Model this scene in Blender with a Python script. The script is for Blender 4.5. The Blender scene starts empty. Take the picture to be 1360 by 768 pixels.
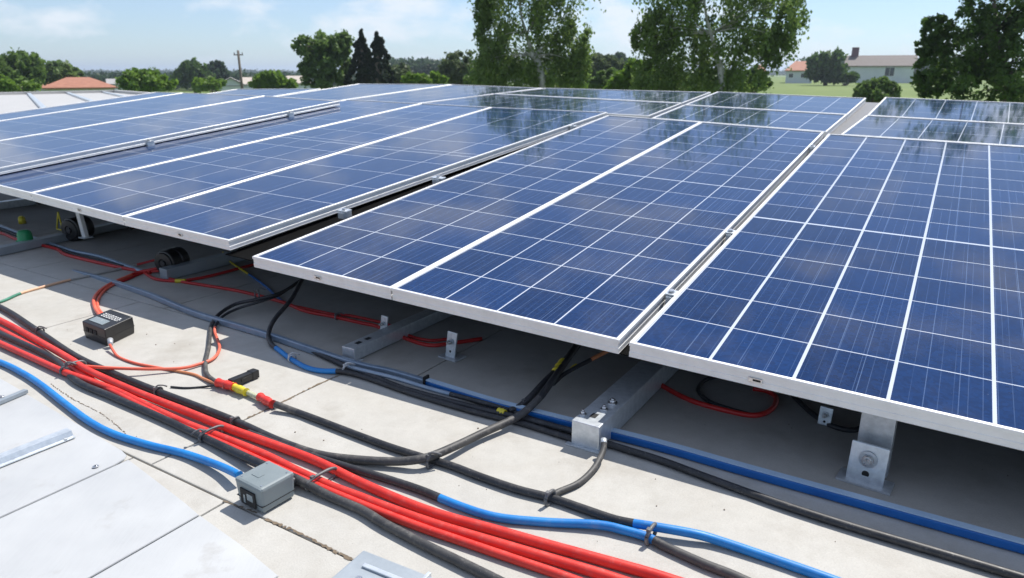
import bpy, bmesh, math, random
from mathutils import Vector, Matrix
from math import sin, cos, pi, radians
random.seed(7)
SC = bpy.context.scene
COL = SC.collection

# ------------------------------------------------------------------ camera, sky, sun, exposure
F = 942.8; CX, CY, HZ, H = 680.0, 384.0, 95.0, 1.1
PITCH = math.atan((CY-HZ)/F)
cam = bpy.data.cameras.new("camera"); camo = bpy.data.objects.new("camera", cam); COL.objects.link(camo)
camo.location = (0, 0, H); camo.rotation_euler = (pi/2-PITCH, 0, 0)
cam.sensor_width = 36; cam.lens = F/1360*36; cam.clip_start = 0.05; cam.clip_end = 6000
cam.dof.use_dof = True; cam.dof.focus_distance = 2.35; cam.dof.aperture_fstop = 5.0
SC.camera = camo
SUN_AZ, SUN_EL = radians(43), radians(55)          # azimuth to the right of the view direction (+Y)
world = bpy.data.worlds.new("World"); SC.world = world; world.use_nodes = True
wn = world.node_tree.nodes; wl = world.node_tree.links; wn.clear()
out = wn.new('ShaderNodeOutputWorld'); bg = wn.new('ShaderNodeBackground'); bg.inputs[1].default_value = 0.092
sky = wn.new('ShaderNodeTexSky'); sky.sky_type = 'NISHITA'; sky.sun_disc = False
sky.sun_elevation = SUN_EL; sky.sun_rotation = SUN_AZ; sky.air_density = 1.0; sky.dust_density = 0.25; sky.ozone_density = 3.0
tc = wn.new('ShaderNodeTexCoord'); sep = wn.new('ShaderNodeSeparateXYZ'); wl.new(tc.outputs['Generated'], sep.inputs[0])
def wmath(op, a, b=None, c=None):
    n = wn.new('ShaderNodeMath'); n.operation = op
    for i, v in enumerate((a, b, c)):
        if v is None: continue
        if isinstance(v, (int, float)): n.inputs[i].default_value = v
        else: wl.new(v, n.inputs[i])
    return n.outputs[0]
zz = wmath('ADD', wmath('MAXIMUM', sep.outputs[2], 0.0), 0.07)
comb = wn.new('ShaderNodeCombineXYZ')
wl.new(wmath('DIVIDE', sep.outputs[0], zz), comb.inputs[0]); wl.new(wmath('DIVIDE', sep.outputs[1], zz), comb.inputs[1])
nz = wn.new('ShaderNodeTexNoise'); nz.inputs['Scale'].default_value = 8.5; nz.inputs['Detail'].default_value = 8; nz.inputs['Roughness'].default_value = 0.55
vm = wn.new('ShaderNodeVectorMath'); vm.operation = 'MULTIPLY'; vm.inputs[1].default_value = (1, 1, 2.3); wl.new(tc.outputs['Generated'], vm.inputs[0]); wl.new(vm.outputs[0], nz.inputs['Vector'])
rp = wn.new('ShaderNodeValToRGB'); rp.color_ramp.elements[0].position = 0.50; rp.color_ramp.elements[1].position = 0.66
rp.color_ramp.elements[0].color = (0, 0, 0, 1); rp.color_ramp.elements[1].color = (1, 1, 1, 1)
wl.new(nz.outputs[0], rp.inputs[0])
mx = wn.new('ShaderNodeMix'); mx.data_type = 'RGBA'
tint = wn.new('ShaderNodeMix'); tint.data_type = 'RGBA'; tint.blend_type = 'MULTIPLY'; tint.inputs[0].default_value = 1; tint.inputs[7].default_value = (0.80, 0.98, 1.22, 1)
wl.new(sky.outputs[0], tint.inputs[6])
wl.new(wmath('ADD', 0.22, wmath('MULTIPLY', rp.outputs[0], 0.62)), mx.inputs[0]); wl.new(tint.outputs[2], mx.inputs[6]); mx.inputs[7].default_value = (8.3, 8.8, 9.4, 1)
wl.new(mx.outputs[2], bg.inputs[0]); wl.new(bg.outputs[0], out.inputs[0])
sd = bpy.data.lights.new("sun", 'SUN'); sd.energy = 5.0; sd.angle = radians(0.53); sd.color = (1.0, 0.955, 0.89)
so = bpy.data.objects.new("sun", sd); COL.objects.link(so)
sdir = Vector((sin(SUN_AZ)*cos(SUN_EL), cos(SUN_AZ)*cos(SUN_EL), sin(SUN_EL)))
so.rotation_euler = sdir.to_track_quat('Z', 'Y').to_euler(); so.location = (3, 5, 12)
SC.view_settings.view_transform = 'Standard'; SC.view_settings.look = 'None'; SC.view_settings.exposure = 0.27; SC.view_settings.gamma = 1
SC.cycles.max_bounces = 6; SC.cycles.diffuse_bounces = 3; SC.cycles.glossy_bounces = 3; SC.cycles.transmission_bounces = 4; SC.cycles.use_denoising = True
SC.cycles.caustics_reflective = False; SC.cycles.caustics_refractive = False

# ------------------------------------------------------------------ survey helpers (photo point -> place on a known surface)
c_, s_ = cos(PITCH), sin(PITCH)
def ray(px, py):
    a, b = px-CX, CY-py
    return Vector((a, F*c_+b*s_, b*c_-F*s_))
EYE = Vector((0, 0, H))
def G(px, py, z=0.0):
    r = ray(px, py); return EYE + r*((z-H)/r.z)
def at(px, py, d):                       # at horizontal distance d
    r = ray(px, py); return EYE + r*(d/math.hypot(r.x, r.y))
AZ, TL, RL, H0 = 0.5552, 0.1038, 0.0231, 0.30
TV = Vector((sin(AZ)*cos(TL), cos(AZ)*cos(TL), sin(TL)))
Uh = Vector((cos(AZ), -sin(AZ), 0)); Vh = Vector((sin(AZ), cos(AZ), 0))
N0 = Uh.cross(TV); UV_ = (Uh*cos(RL)-N0*sin(RL)).normalized(); NV = UV_.cross(TV).normalized()
P0 = G(822, 452, H0)
def PP(u, v, n=0.0): return P0 + UV_*u + TV*v + NV*n      # panel plane
def GP(u, v, z=0.0):                                      # roof coordinates, aligned with the array
    p = P0 + Uh*u + Vh*v; return Vector((p.x, p.y, z))

# ------------------------------------------------------------------ object helpers
def tag(o, label=None, cat=None, group=None, kind=None):
    if label: o['label'] = label
    if cat: o['category'] = cat
    if group: o['group'] = group
    if kind: o['kind'] = kind
    return o
def empty(name, loc, label, cat, group=None):
    o = bpy.data.objects.new(name, None); COL.objects.link(o); o.location = loc; o.empty_display_size = .05
    return tag(o, label, cat, group)
def link(name, bm, mats, parent=None, smooth=False, recalc=True):
    if recalc: bmesh.ops.recalc_face_normals(bm, faces=bm.faces)
    me = bpy.data.meshes.new(name); bm.to_mesh(me); bm.free()
    for m in (mats if isinstance(mats, (list, tuple)) else [mats]): me.materials.append(m)
    if smooth:
        me.polygons.foreach_set('use_smooth', [True]*len(me.polygons))
    o = bpy.data.objects.new(name, me); COL.objects.link(o)
    if parent is not None:
        o.parent = parent; o.matrix_parent_inverse = parent_matrix(parent).inverted()
    return o
def parent_matrix(p):
    m = Matrix.LocRotScale(p.location, p.rotation_euler, p.scale)
    if p.parent: m = parent_matrix(p.parent) @ p.matrix_parent_inverse @ m
    return m
def box(bm, c, ax, ay, az, hx, hy, hz, bev=0.0, mat=0, seg=2):
    """box at c with unit axes and half sizes"""
    vs = []
    for i in (-1, 1):
        for j in (-1, 1):
            for k in (-1, 1): vs.append(bm.verts.new(c+ax*hx*i+ay*hy*j+az*hz*k))
    fs = [bm.faces.new([vs[i] for i in q]) for q in ((0,1,3,2),(4,6,7,5),(0,4,5,1),(2,3,7,6),(0,2,6,4),(1,5,7,3))]
    for f in fs: f.material_index = mat
    if bev > 0:
        es = list({e for f in fs for e in f.edges})
        r = bmesh.ops.bevel(bm, geom=es, offset=bev, segments=seg, profile=.7, affect='EDGES')
        for f in r['faces']: f.material_index = mat
X, Y, Z = Vector((1,0,0)), Vector((0,1,0)), Vector((0,0,1))
def cyl(bm, a, b, r0, r1=None, n=16, mat=0, caps=True):
    if r1 is None: r1 = r0
    d = (b-a).normalized(); t = d.cross(Z if abs(d.z) < .9 else X).normalized(); w = d.cross(t)
    A = [bm.verts.new(a+(t*cos(k*2*pi/n)+w*sin(k*2*pi/n))*r0) for k in range(n)]
    B = [bm.verts.new(b+(t*cos(k*2*pi/n)+w*sin(k*2*pi/n))*r1) for k in range(n)]
    for k in range(n):
        f = bm.faces.new((A[k], A[(k+1) % n], B[(k+1) % n], B[k])); f.material_index = mat; f.smooth = True
    if caps:
        bm.faces.new(A[::-1]).material_index = mat; bm.faces.new(B).material_index = mat
def spline(P, step=0.012):
    out = []; n = len(P)
    for i in range(n-1):
        a = P[i-1] if i else P[0]*2-P[1]; b, c = P[i], P[i+1]; d = P[i+2] if i+2 < n else P[-1]*2-P[-2]
        m = max(2, int((c-b).length/step))
        for k in range(m):
            t = k/m
            out.append((i+t, .5*((2*b)+(c-a)*t+(2*a-5*b+4*c-d)*t*t+(-a+3*b-3*c+d)*t**3)))
    out.append((n-1, P[-1])); return out
def tube(bm, P, r, n=10, step=0.012, matf=None, rf=None):
    S = spline([Vector(p) for p in P], step); prev = None; t0 = None
    for i, (t, p) in enumerate(S):
        d = (S[min(i+1, len(S)-1)][1]-S[max(i-1, 0)][1]).normalized()
        if t0 is None: a = d.cross(Z if abs(d.z) < .9 else X).normalized()
        else: a = (t0-d*t0.dot(d)).normalized()
        t0 = a; b = d.cross(a); rr = r if rf is None else r*rf(t)
        ring = [bm.verts.new(p+(a*cos(k*2*pi/n)+b*sin(k*2*pi/n))*rr) for k in range(n)]
        if prev:
            mi = matf(t) if matf else 0
            for k in range(n):
                f = bm.faces.new((prev[k], prev[(k+1) % n], ring[(k+1) % n], ring[k])); f.smooth = True; f.material_index = mi
        else: bm.faces.new(ring[::-1])
        prev = ring
    f = bm.faces.new(prev); f.material_index = matf(t) if matf else 0
def extrude_profile(bm, pts, path0, path1, mat=0):
    """pts: 2D (s,z) closed; path0/path1: functions (s,z)->Vector"""
    A = [bm.verts.new(path0(*p)) for p in pts]; B = [bm.verts.new(path1(*p)) for p in pts]; n = len(pts)
    for k in range(n): bm.faces.new((A[k], A[(k+1) % n], B[(k+1) % n], B[k])).material_index = mat
    bm.faces.new(A[::-1]).material_index = mat; bm.faces.new(B).material_index = mat

# ------------------------------------------------------------------ materials
def newmat(name):
    m = bpy.data.materials.new(name); m.use_nodes = True; nt = m.node_tree
    return m, nt, nt.nodes['Principled BSDF']
def nd(nt, typ, **kw):
    n = nt.nodes.new(typ)
    for k, v in kw.items():
        if k in n.inputs: n.inputs[k].default_value = v
        else: setattr(n, k, v)
    return n
def mth(nt, op, a, b=None, c=None, clamp=False):
    n = nt.nodes.new('ShaderNodeMath'); n.operation = op; n.use_clamp = clamp
    for i, v in enumerate((a, b, c)):
        if v is None: continue
        if isinstance(v, (int, float)): n.inputs[i].default_value = v
        else: nt.links.new(v, n.inputs[i])
    return n.outputs[0]
def mixc(nt, f, a, b):
    n = nt.nodes.new('ShaderNodeMix'); n.data_type = 'RGBA'
    for i, v in ((0, f), (6, a), (7, b)):
        if isinstance(v, (int, float)): n.inputs[i].default_value = v
        elif isinstance(v, tuple): n.inputs[i].default_value = (*v, 1)
        else: nt.links.new(v, n.inputs[i])
    return n.outputs[2]
def noise(nt, vec, scale, detail=4, rough=.55):
    n = nt.nodes.new('ShaderNodeTexNoise'); n.inputs['Scale'].default_value = scale; n.inputs['Detail'].default_value = detail; n.inputs['Roughness'].default_value = rough
    if vec is not None: nt.links.new(vec, n.inputs['Vector'])
    return n.outputs[0]
def ramp(nt, v, p0, p1):
    n = nt.nodes.new('ShaderNodeMapRange'); n.inputs[1].default_value = p0; n.inputs[2].default_value = p1
    nt.links.new(v, n.inputs[0]); return n.outputs[0]
def bump(nt, bs, h, strength=.2, dist=.002):
    b = nt.nodes.new('ShaderNodeBump'); b.inputs['Strength'].default_value = strength; b.inputs['Distance'].default_value = dist
    nt.links.new(h, b.inputs['Height']); nt.links.new(b.outputs[0], bs.inputs['Normal'])
def objco(nt, scale=None):
    t = nt.nodes.new('ShaderNodeNewGeometry'); v = t.outputs['Position']
    if scale:
        m = nt.nodes.new('ShaderNodeVectorMath'); m.operation = 'MULTIPLY'; m.inputs[1].default_value = scale; nt.links.new(v, m.inputs[0]); v = m.outputs[0]
    return v
def surf(name, c1, c2, scale=8, rough=.6, metal=0.0, bs_=0.15, fine=120, spec=.5, rvar=.12, coat=0.0):
    m, nt, b = newmat(name); v = objco(nt)
    n1 = noise(nt, v, scale, 5); n2 = noise(nt, v, fine, 3)
    f = mth(nt, 'ADD', mth(nt, 'MULTIPLY', ramp(nt, n1, .3, .7), .75), mth(nt, 'MULTIPLY', ramp(nt, n2, .3, .7), .25), clamp=True)
    nt.links.new(mixc(nt, f, c1, c2), b.inputs['Base Color'])
    nt.links.new(mth(nt, 'ADD', rough-rvar/2, mth(nt, 'MULTIPLY', n1, rvar)), b.inputs['Roughness'])
    b.inputs['Metallic'].default_value = metal; b.inputs['Specular IOR Level'].default_value = spec; b.inputs['Coat Weight'].default_value = coat
    if bs_: bump(nt, b, n2, bs_)
    return m
def cablemat(name, c1, c2, rough=.4, dust=.3):
    m, nt, b = newmat(name); v = objco(nt)
    n1 = noise(nt, v, 11, 4); n2 = noise(nt, v, 260, 3); n3 = noise(nt, v, 38, 6, .7)
    base = mixc(nt, ramp(nt, n1, .3, .7), c1, c2)
    base = mixc(nt, mth(nt, 'MULTIPLY', ramp(nt, n3, .52, .72), dust), base, (.36,.33,.29))
    base = mixc(nt, mth(nt, 'MULTIPLY', mth(nt, 'GREATER_THAN', n2, .68), .35), base, (.42,.40,.36))
    nt.links.new(base, b.inputs['Base Color']); nt.links.new(mth(nt, 'ADD', rough-.1, mth(nt, 'MULTIPLY', n3, .35)), b.inputs['Roughness'])
    bump(nt, b, mth(nt, 'ADD', n3, n2), .15, .001); return m
M = {}
M['frame'] = surf('anodised_frame', (.72,.72,.71), (.84,.84,.83), 14, .42, .12, .05, 60)
M['galv'] = surf('galvanised_steel', (.50,.54,.57), (.72,.76,.79), 45, .34, .5, .08, 150)
M['galv_pale'] = surf('pale_sheet_metal', (.30,.34,.37), (.42,.46,.49), 5, .45, .35, .05, 90)
M['bolt'] = surf('bolt_steel', (.5,.5,.5), (.75,.75,.75), 60, .28, .9, .05)
M['black'] = surf('black_rubber', (.012,.013,.016), (.035,.036,.042), 30, .42, 0, .12, 300)
M['dusty'] = surf('dusty_black_rubber', (.03,.03,.034), (.10,.098,.095), 22, .5, 0, .15, 300)
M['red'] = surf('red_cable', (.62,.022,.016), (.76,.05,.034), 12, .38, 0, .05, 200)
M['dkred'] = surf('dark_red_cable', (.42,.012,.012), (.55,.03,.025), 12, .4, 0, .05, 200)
M['salmon'] = surf('salmon_cable', (.72,.12,.07), (.82,.20,.12), 15, .42, 0, .05, 200)
M['copper'] = surf('orange_lead', (.60,.20,.08), (.68,.28,.13), 15, .45, 0, .05, 200)
M['blue'] = surf('blue_cable', (.008,.17,.50), (.015,.24,.62), 12, .33, 0, .05, 200)
M['bluepipe'] = surf('blue_duct', (.008,.10,.36), (.015,.15,.46), 10, .30, 0, .05, 200)
M['pipehighlight'] = surf('blue_duct_highlight', (.42,.56,.72), (.52,.66,.80), 18, .3, .1, .05, 200)  # paler blue imitating the highlight along the duct top
M['greypipe'] = surf('blue_grey_duct', (.20,.27,.36), (.32,.39,.47), 18, .35, .3, .08, 200)
M['black'] = cablemat('black_rubber', (.012,.013,.016), (.030,.031,.036), .42, .13)
M['dusty'] = cablemat('dusty_black_rubber', (.03,.03,.033), (.075,.073,.07), .5, .3)
M['red'] = cablemat('red_cable', (.60,.022,.014), (.72,.045,.03), .42, .16)
M['salmon'] = cablemat('salmon_cable', (.70,.11,.06), (.80,.17,.10), .45, .16)
M['blue'] = cablemat('blue_cable', (.006,.16,.48), (.012,.23,.60), .38, .14)
M['yellow'] = surf('yellow_tape', (.62,.50,.02), (.75,.62,.06), 60, .45, 0, .3, 250)
M['redtape'] = surf('red_tape', (.62,.02,.015), (.78,.06,.04), 60, .4, 0, .35, 250)
M['green'] = surf('green_plastic', (.01,.20,.07), (.02,.30,.11), 20, .4)
M['peach'] = surf('peach_cord', (.62,.36,.22), (.72,.46,.30), 30, .55)
M['greycord'] = surf('grey_cord', (.32,.31,.29), (.46,.45,.42), 30, .55)
M['greenwire'] = surf('green_wire', (.03,.17,.11), (.05,.24,.16), 30, .5)
M['tie'] = surf('tie_plastic', (.06,.06,.065), (.17,.17,.17), 50, .45, 0, .2, 300)
M['tie_pale'] = surf('pale_wire_tie', (.35,.37,.40), (.6,.62,.64), 50, .35, .3, .2, 300)
M['boxblack'] = surf('black_moulded_plastic', (.010,.010,.011), (.022,.022,.023), 30, .38, 0, .12, 500)
M['boxgrey'] = surf('grey_moulded_plastic', (.17,.205,.215), (.22,.255,.265), 14, .5, 0, .12, 500)
M['white'] = surf('white_print', (.6,.6,.58), (.75,.75,.73), 90, .5)
M['lcd'] = surf('grey_label', (.20,.24,.25), (.27,.31,.32), 40, .25)
M['dark'] = surf('dark_recess', (.01,.01,.01), (.02,.02,.02), 10, .8)
M['clear'] = surf('clear_sleeve', (.42,.42,.22), (.62,.64,.5), 90, .2, 0, .3, 120)
M['backsheet'] = surf('backsheet', (.012,.012,.014), (.02,.02,.022), 5, .6)

def concrete(name, ca, cb, cst):
    m, nt, b = newmat(name); v = objco(nt)
    big = ramp(nt, noise(nt, v, 1.7, 6, .6), .3, .7); mid = noise(nt, v, 14, 6, .65); fine = noise(nt, v, 220, 2)
    pit = nd(nt, 'ShaderNodeTexVoronoi'); pit.inputs['Scale'].default_value = 55; nt.links.new(v, pit.inputs['Vector'])
    base = mixc(nt, mth(nt, 'MULTIPLY', mth(nt, 'ADD', big, ramp(nt, mid, .3, .7)), .5), ca, cb)
    base = mixc(nt, mth(nt, 'MULTIPLY', ramp(nt, fine, .35, .75), .22), base, (.22,.21,.19))
    st = mth(nt, 'MULTIPLY', ramp(nt, noise(nt, v, 3.1, 7, .7), .53, .70), .55)
    base = mixc(nt, st, base, cst)
    st2 = mth(nt, 'MULTIPLY', ramp(nt, noise(nt, v, 33, 5, .75), .55, .75), .35); base = mixc(nt, st2, base, (.34,.32,.28))
    ring = mth(nt, 'ABSOLUTE', mth(nt, 'SUBTRACT', noise(nt, v, 2.2, 3, .5), .5)); base = mixc(nt, mth(nt, 'MULTIPLY', mth(nt, 'SUBTRACT', 1, ramp(nt, ring, .0, .06)), .10), base, (.30,.26,.20))
    spots = mth(nt, 'LESS_THAN', pit.outputs['Distance'], mth(nt, 'MULTIPLY', ramp(nt, noise(nt, v, 9, 2), .60, .8), .16))
    base = mixc(nt, mth(nt, 'MULTIPLY', spots, .6), base, (.09,.08,.07))
    nt.links.new(base, b.inputs['Base Color']); b.inputs['Roughness'].default_value = .85
    bump(nt, b, mth(nt, 'ADD', mth(nt, 'MULTIPLY', mid, 1.2), fine), .28, .0025); return m
M['concrete'] = concrete('weathered_concrete', (.405,.39,.355), (.52,.505,.465), (.30,.275,.235))
M['concrete_shade'] = M['concrete']

def sheetmat():
    m, nt, b = newmat('brushed_roof_sheet'); v = objco(nt)
    n1 = ramp(nt, noise(nt, v, 2.5, 6, .6), .3, .7)
    mp = nd(nt, 'ShaderNodeMapping'); nt.links.new(v, mp.inputs[0]); mp.inputs['Rotation'].default_value = (0, 0, AZ); mp.inputs['Scale'].default_value = (60, 3, 1)
    n2 = noise(nt, mp.outputs[0], 4, 4); n3 = noise(nt, v, 160, 2)
    base = mixc(nt, n1, (.40,.41,.415), (.50,.51,.51)); base = mixc(nt, mth(nt, 'MULTIPLY', ramp(nt, n2, .4, .8), .25), base, (.55,.56,.56))
    base = mixc(nt, mth(nt, 'MULTIPLY', ramp(nt, noise(nt, v, 6, 7, .7), .58, .7), .35), base, (.30,.28,.25))
    nt.links.new(base, b.inputs['Base Color']); b.inputs['Metallic'].default_value = .05
    nt.links.new(mth(nt, 'ADD', .5, mth(nt, 'MULTIPLY', n1, .2)), b.inputs['Roughness']); bump(nt, b, n3, .08, .001); return m
M['sheet'] = sheetmat()

def cells(name, pu, pv, thick_u, midrow, ou=0.0, busn=3, dark=1.0, ior=1.38):
    """UV map holds metres inside the module. pu,pv: cell pitch; thick_u: white gap between columns"""
    m, nt, b = newmat(name); uv = nd(nt, 'ShaderNodeUVMap'); sp = nd(nt, 'ShaderNodeSeparateXYZ'); nt.links.new(uv.outputs[0], sp.inputs[0])
    U, V = sp.outputs[0], sp.outputs[1]
    a = mth(nt, 'DIVIDE', mth(nt, 'SUBTRACT', U, ou), pu); q = mth(nt, 'DIVIDE', V, pv)
    def line(x, w, per):   # distance to nearest integer of x (in metres) under w/2
        fr = mth(nt, 'ABSOLUTE', mth(nt, 'SUBTRACT', mth(nt, 'FRACT', mth(nt, 'ADD', x, .5)), .5))
        return mth(nt, 'LESS_THAN', mth(nt, 'MULTIPLY', fr, per), w/2)
    ln = mth(nt, 'MAXIMUM', line(a, thick_u, pu), line(q, .0045, pv))
    for mv, w in midrow:
        ln = mth(nt, 'MAXIMUM', ln, mth(nt, 'LESS_THAN', mth(nt, 'ABSOLUTE', mth(nt, 'SUBTRACT', V, mv)), w/2))
    # busbars
    cell = nd(nt, 'ShaderNodeCombineXYZ'); nt.links.new(mth(nt, 'FLOOR', a), cell.inputs[0]); nt.links.new(mth(nt, 'FLOOR', q), cell.inputs[1])
    wn_ = nd(nt, 'ShaderNodeTexWhiteNoise', noise_dimensions='2D'); nt.links.new(cell.outputs[0], wn_.inputs['Vector'])
    # streaks along the module: thin broken fingers
    def streak(su, sv, lo, hi, off):
        cb = nd(nt, 'ShaderNodeCombineXYZ'); nt.links.new(mth(nt, 'ADD', mth(nt, 'MULTIPLY', U, su), off), cb.inputs[0]); nt.links.new(mth(nt, 'MULTIPLY', V, sv), cb.inputs[1])
        return ramp(nt, noise(nt, cb.outputs[0], 1.0, 1, .4), lo, hi)
    cob = nd(nt, 'ShaderNodeCombineXYZ'); nt.links.new(mth(nt, 'MULTIPLY', U, 9), cob.inputs[0]); nt.links.new(mth(nt, 'MULTIPLY', V, 1.6), cob.inputs[1])
    patch = ramp(nt, noise(nt, cob.outputs[0], 1.0, 2), .35, .65)
    bus = line(mth(nt, 'MULTIPLY', a, busn), .0021, pu/busn)
    bus2 = mth(nt, 'MULTIPLY', line(mth(nt, 'ADD', mth(nt, 'MULTIPLY', a, busn*2.37), .31), .0015, pu/busn/2.37), mth(nt, 'MULTIPLY', patch, .8))
    st1 = mth(nt, 'MULTIPLY', streak(110, .10, .71, .78, 3.1), 1.0)
    st2 = mth(nt, 'MULTIPLY', streak(260, .35, .73, .82, 9.7), .6)
    fine = mth(nt, 'MAXIMUM', mth(nt, 'MAXIMUM', mth(nt, 'MULTIPLY', bus, mth(nt, 'ADD', .55, mth(nt, 'MULTIPLY', patch, .45))), bus2), mth(nt, 'MAXIMUM', st1, st2))
    vor = nd(nt, 'ShaderNodeTexVoronoi'); vor.inputs['Scale'].default_value = 90; nt.links.new(uv.outputs[0], vor.inputs['Vector'])
    vsep = nd(nt, 'ShaderNodeSeparateColor'); nt.links.new(vor.outputs['Color'], vsep.inputs[0]); vgrain = vsep.outputs[0]
    grain = mth(nt, 'MULTIPLY', mth(nt, 'ADD', mth(nt, 'MULTIPLY', wn_.outputs[0], .4), mth(nt, 'ADD', mth(nt, 'MULTIPLY', vgrain, .45), mth(nt, 'MULTIPLY', noise(nt, uv.outputs[0], 260, 2), .3))), 1.0)
    base = mixc(nt, grain, (.001*dark, .0095*dark, .044*dark), (.004*dark, .030*dark, .118*dark))
    base = mixc(nt, mth(nt, 'MULTIPLY', fine, .30), base, (.26, .38, .62))
    base = mixc(nt, ln, base, (.52, .56, .63))
    dust = mth(nt, 'MULTIPLY', ramp(nt, noise(nt, uv.outputs[0], 5, 8, .72), .5, .8), .018)
    speck = mth(nt, 'MULTIPLY', mth(nt, 'GREATER_THAN', noise(nt, uv.outputs[0], 170, 1), .80), .35)
    base = mixc(nt, mth(nt, 'ADD', dust, speck, clamp=True), base, (.42,.44,.46))
    nt.links.new(base, b.inputs['Base Color']); b.inputs['Roughness'].default_value = .9; b.inputs['Specular IOR Level'].default_value = 0.0
    b.inputs['Coat Weight'].default_value = 1.0; b.inputs['Coat IOR'].default_value = ior
    b.inputs['Sheen Weight'].default_value = .02; b.inputs['Sheen Roughness'].default_value = .35; b.inputs['Sheen Tint'].default_value = (.85, .9, 1, 1)
    nt.links.new(mth(nt, 'ADD', .02, mth(nt, 'MULTIPLY', noise(nt, uv.outputs[0], 3, 3), .06)), b.inputs['Coat Roughness'])
    return m

# ------------------------------------------------------------------ terrain
def terr(x, y):
    d = math.hypot(x, y); az = math.degrees(math.atan2(x, y))
    def ss(a, b, t): t = min(1, max(0, (t-a)/(b-a))); return t*t*(3-2*t)
    z = -3.4
    right = ss(2, 14, az)
    z += right*2.5*ss(30, 95, d)
    z -= right*2.0*ss(260, 600, d)
    return z
def terrain():
    bm = bmesh.new(); rs = [0, 6, 12, 20, 30, 42, 55, 70, 90, 115, 145, 180, 230, 300, 400, 550, 800, 1200, 2000, 3200, 5000]; n = 120; rings = []
    for r in rs[1:]:
        rings.append([bm.verts.new((r*sin(k*2*pi/n), r*cos(k*2*pi/n), terr(r*sin(k*2*pi/n), r*cos(k*2*pi/n)))) for k in range(n)])
    c = bm.verts.new((0, 0, -3.4))
    for k in range(n): bm.faces.new((c, rings[0][k], rings[0][(k+1) % n]))
    for a, b in zip(rings, rings[1:]):
        for k in range(n): bm.faces.new((a[k], b[k], b[(k+1) % n], a[(k+1) % n]))
    m, nt, bs = newmat('meadow_grass'); v = objco(nt)
    n1 = ramp(nt, noise(nt, v, .035, 5), .35, .65); n2 = ramp(nt, noise(nt, v, .5, 5), .3, .7)
    base = mixc(nt, n1, (.095,.155,.018), (.145,.195,.035)); base = mixc(nt, mth(nt, 'MULTIPLY', n2, .4), base, (.08,.13,.02))
    nt.links.new(base, bs.inputs['Base Color']); bs.inputs['Roughness'].default_value = .9
    return tag(link('ground', bm, m, smooth=True), kind='structure')
terrain()

# ------------------------------------------------------------------ roof
def slab_poly(bm, quad, z0, z1, bev=.004):
    A = [bm.verts.new(GP(u, v, z0)) for u, v in quad]; B = [bm.verts.new(GP(u, v, z1)) for u, v in quad]; n = len(quad)
    fs = [bm.faces.new(B)]
    for k in range(n): fs.append(bm.faces.new((A[k], A[(k+1) % n], B[(k+1) % n], B[k])))
    bmesh.ops.bevel(bm, geom=list(fs[0].edges), offset=bev, segments=2, profile=.6, affect='EDGES')
def roof():
    bm = bmesh.new(); g = .003
    # building body below
    c = GP(-1.5, 2.2, -1.74); box(bm, c, Uh, Vh, Z, 10.2, 5.2, 1.7)
    o = tag(link('roof_base', bm, M['concrete']), kind='structure')
    bm = bmesh.new()
    def band(v0, v1, us, va=None):
        for a, b in zip(us, us[1:]): slab_poly(bm, [(a+g, v0+g), (b-g, v0+g), (b-g, v1-g), (a+g, v1-g)], -.04, 0)
    band(-.93, -.045, [-11.7,-8.4,-6.95,-5.5,-4.03,-2.55,-1.06,2.3,4.94,8.6])
    band(-.045, 1.6, [-11.7,-9.0,-7.5,-6.05,-4.6,-3.7,-2.35,-.80,2.2,3.7,8.6])
    band(1.6, 7.3, [-11.7,-9.0,-7.5,-6.05,-4.6,-3.7,-2.35,-.80,.72,2.2,3.7,8.6])
    band(-2.9, -.93, [-11.7,-5.5,-4.1,-2.7,-1.142,-.7145,-.24,.6,1.6,3,8.6])
    tag(link('roof', bm, M['concrete']), kind='structure')
    # dirt in the joint gaps
    # hairline crack, part of the roof
    bm = bmesh.new(); random.seed(3)
    def crack(pts, w):
        S = spline([GP(u, v, .0012) for u, v in pts], .006); prev = None
        for i, (t, p) in enumerate(S):
            d = (S[min(i+1, len(S)-1)][1]-S[max(i-1, 0)][1]).normalized(); a = d.cross(Z)
            off = a*random.uniform(-.0022, .0022); ww = w*random.uniform(.15, 1.0)
            cur = [bm.verts.new(p+off+a*ww), bm.verts.new(p+off-a*ww)]
            if prev and random.random() < .86: bm.faces.new((prev[0], cur[0], cur[1], prev[1]))
            prev = cur
    crack([(-1.9,-.79),(-1.7,-.815),(-1.5,-.825),(-1.3,-.86)], .0022)
    crack([(-1.06,-.6),(-1.055,-.45),(-1.06,-.3),(-1.05,-.15)], .006)
    crack([(-.56,-.93),(-.45,-.925),(-.3,-.93),(-.22,-.93)], .0065)
    crack([(-.72,-.935),(-.66,-.93),(-.6,-.925)], .004)
    mm = surf('joint_dirt', (.12,.09,.06), (.22,.17,.12), 40, .95)
    tag(link('roof_joint_dirt', bm, mm, recalc=False), kind='structure')
roof()

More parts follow.
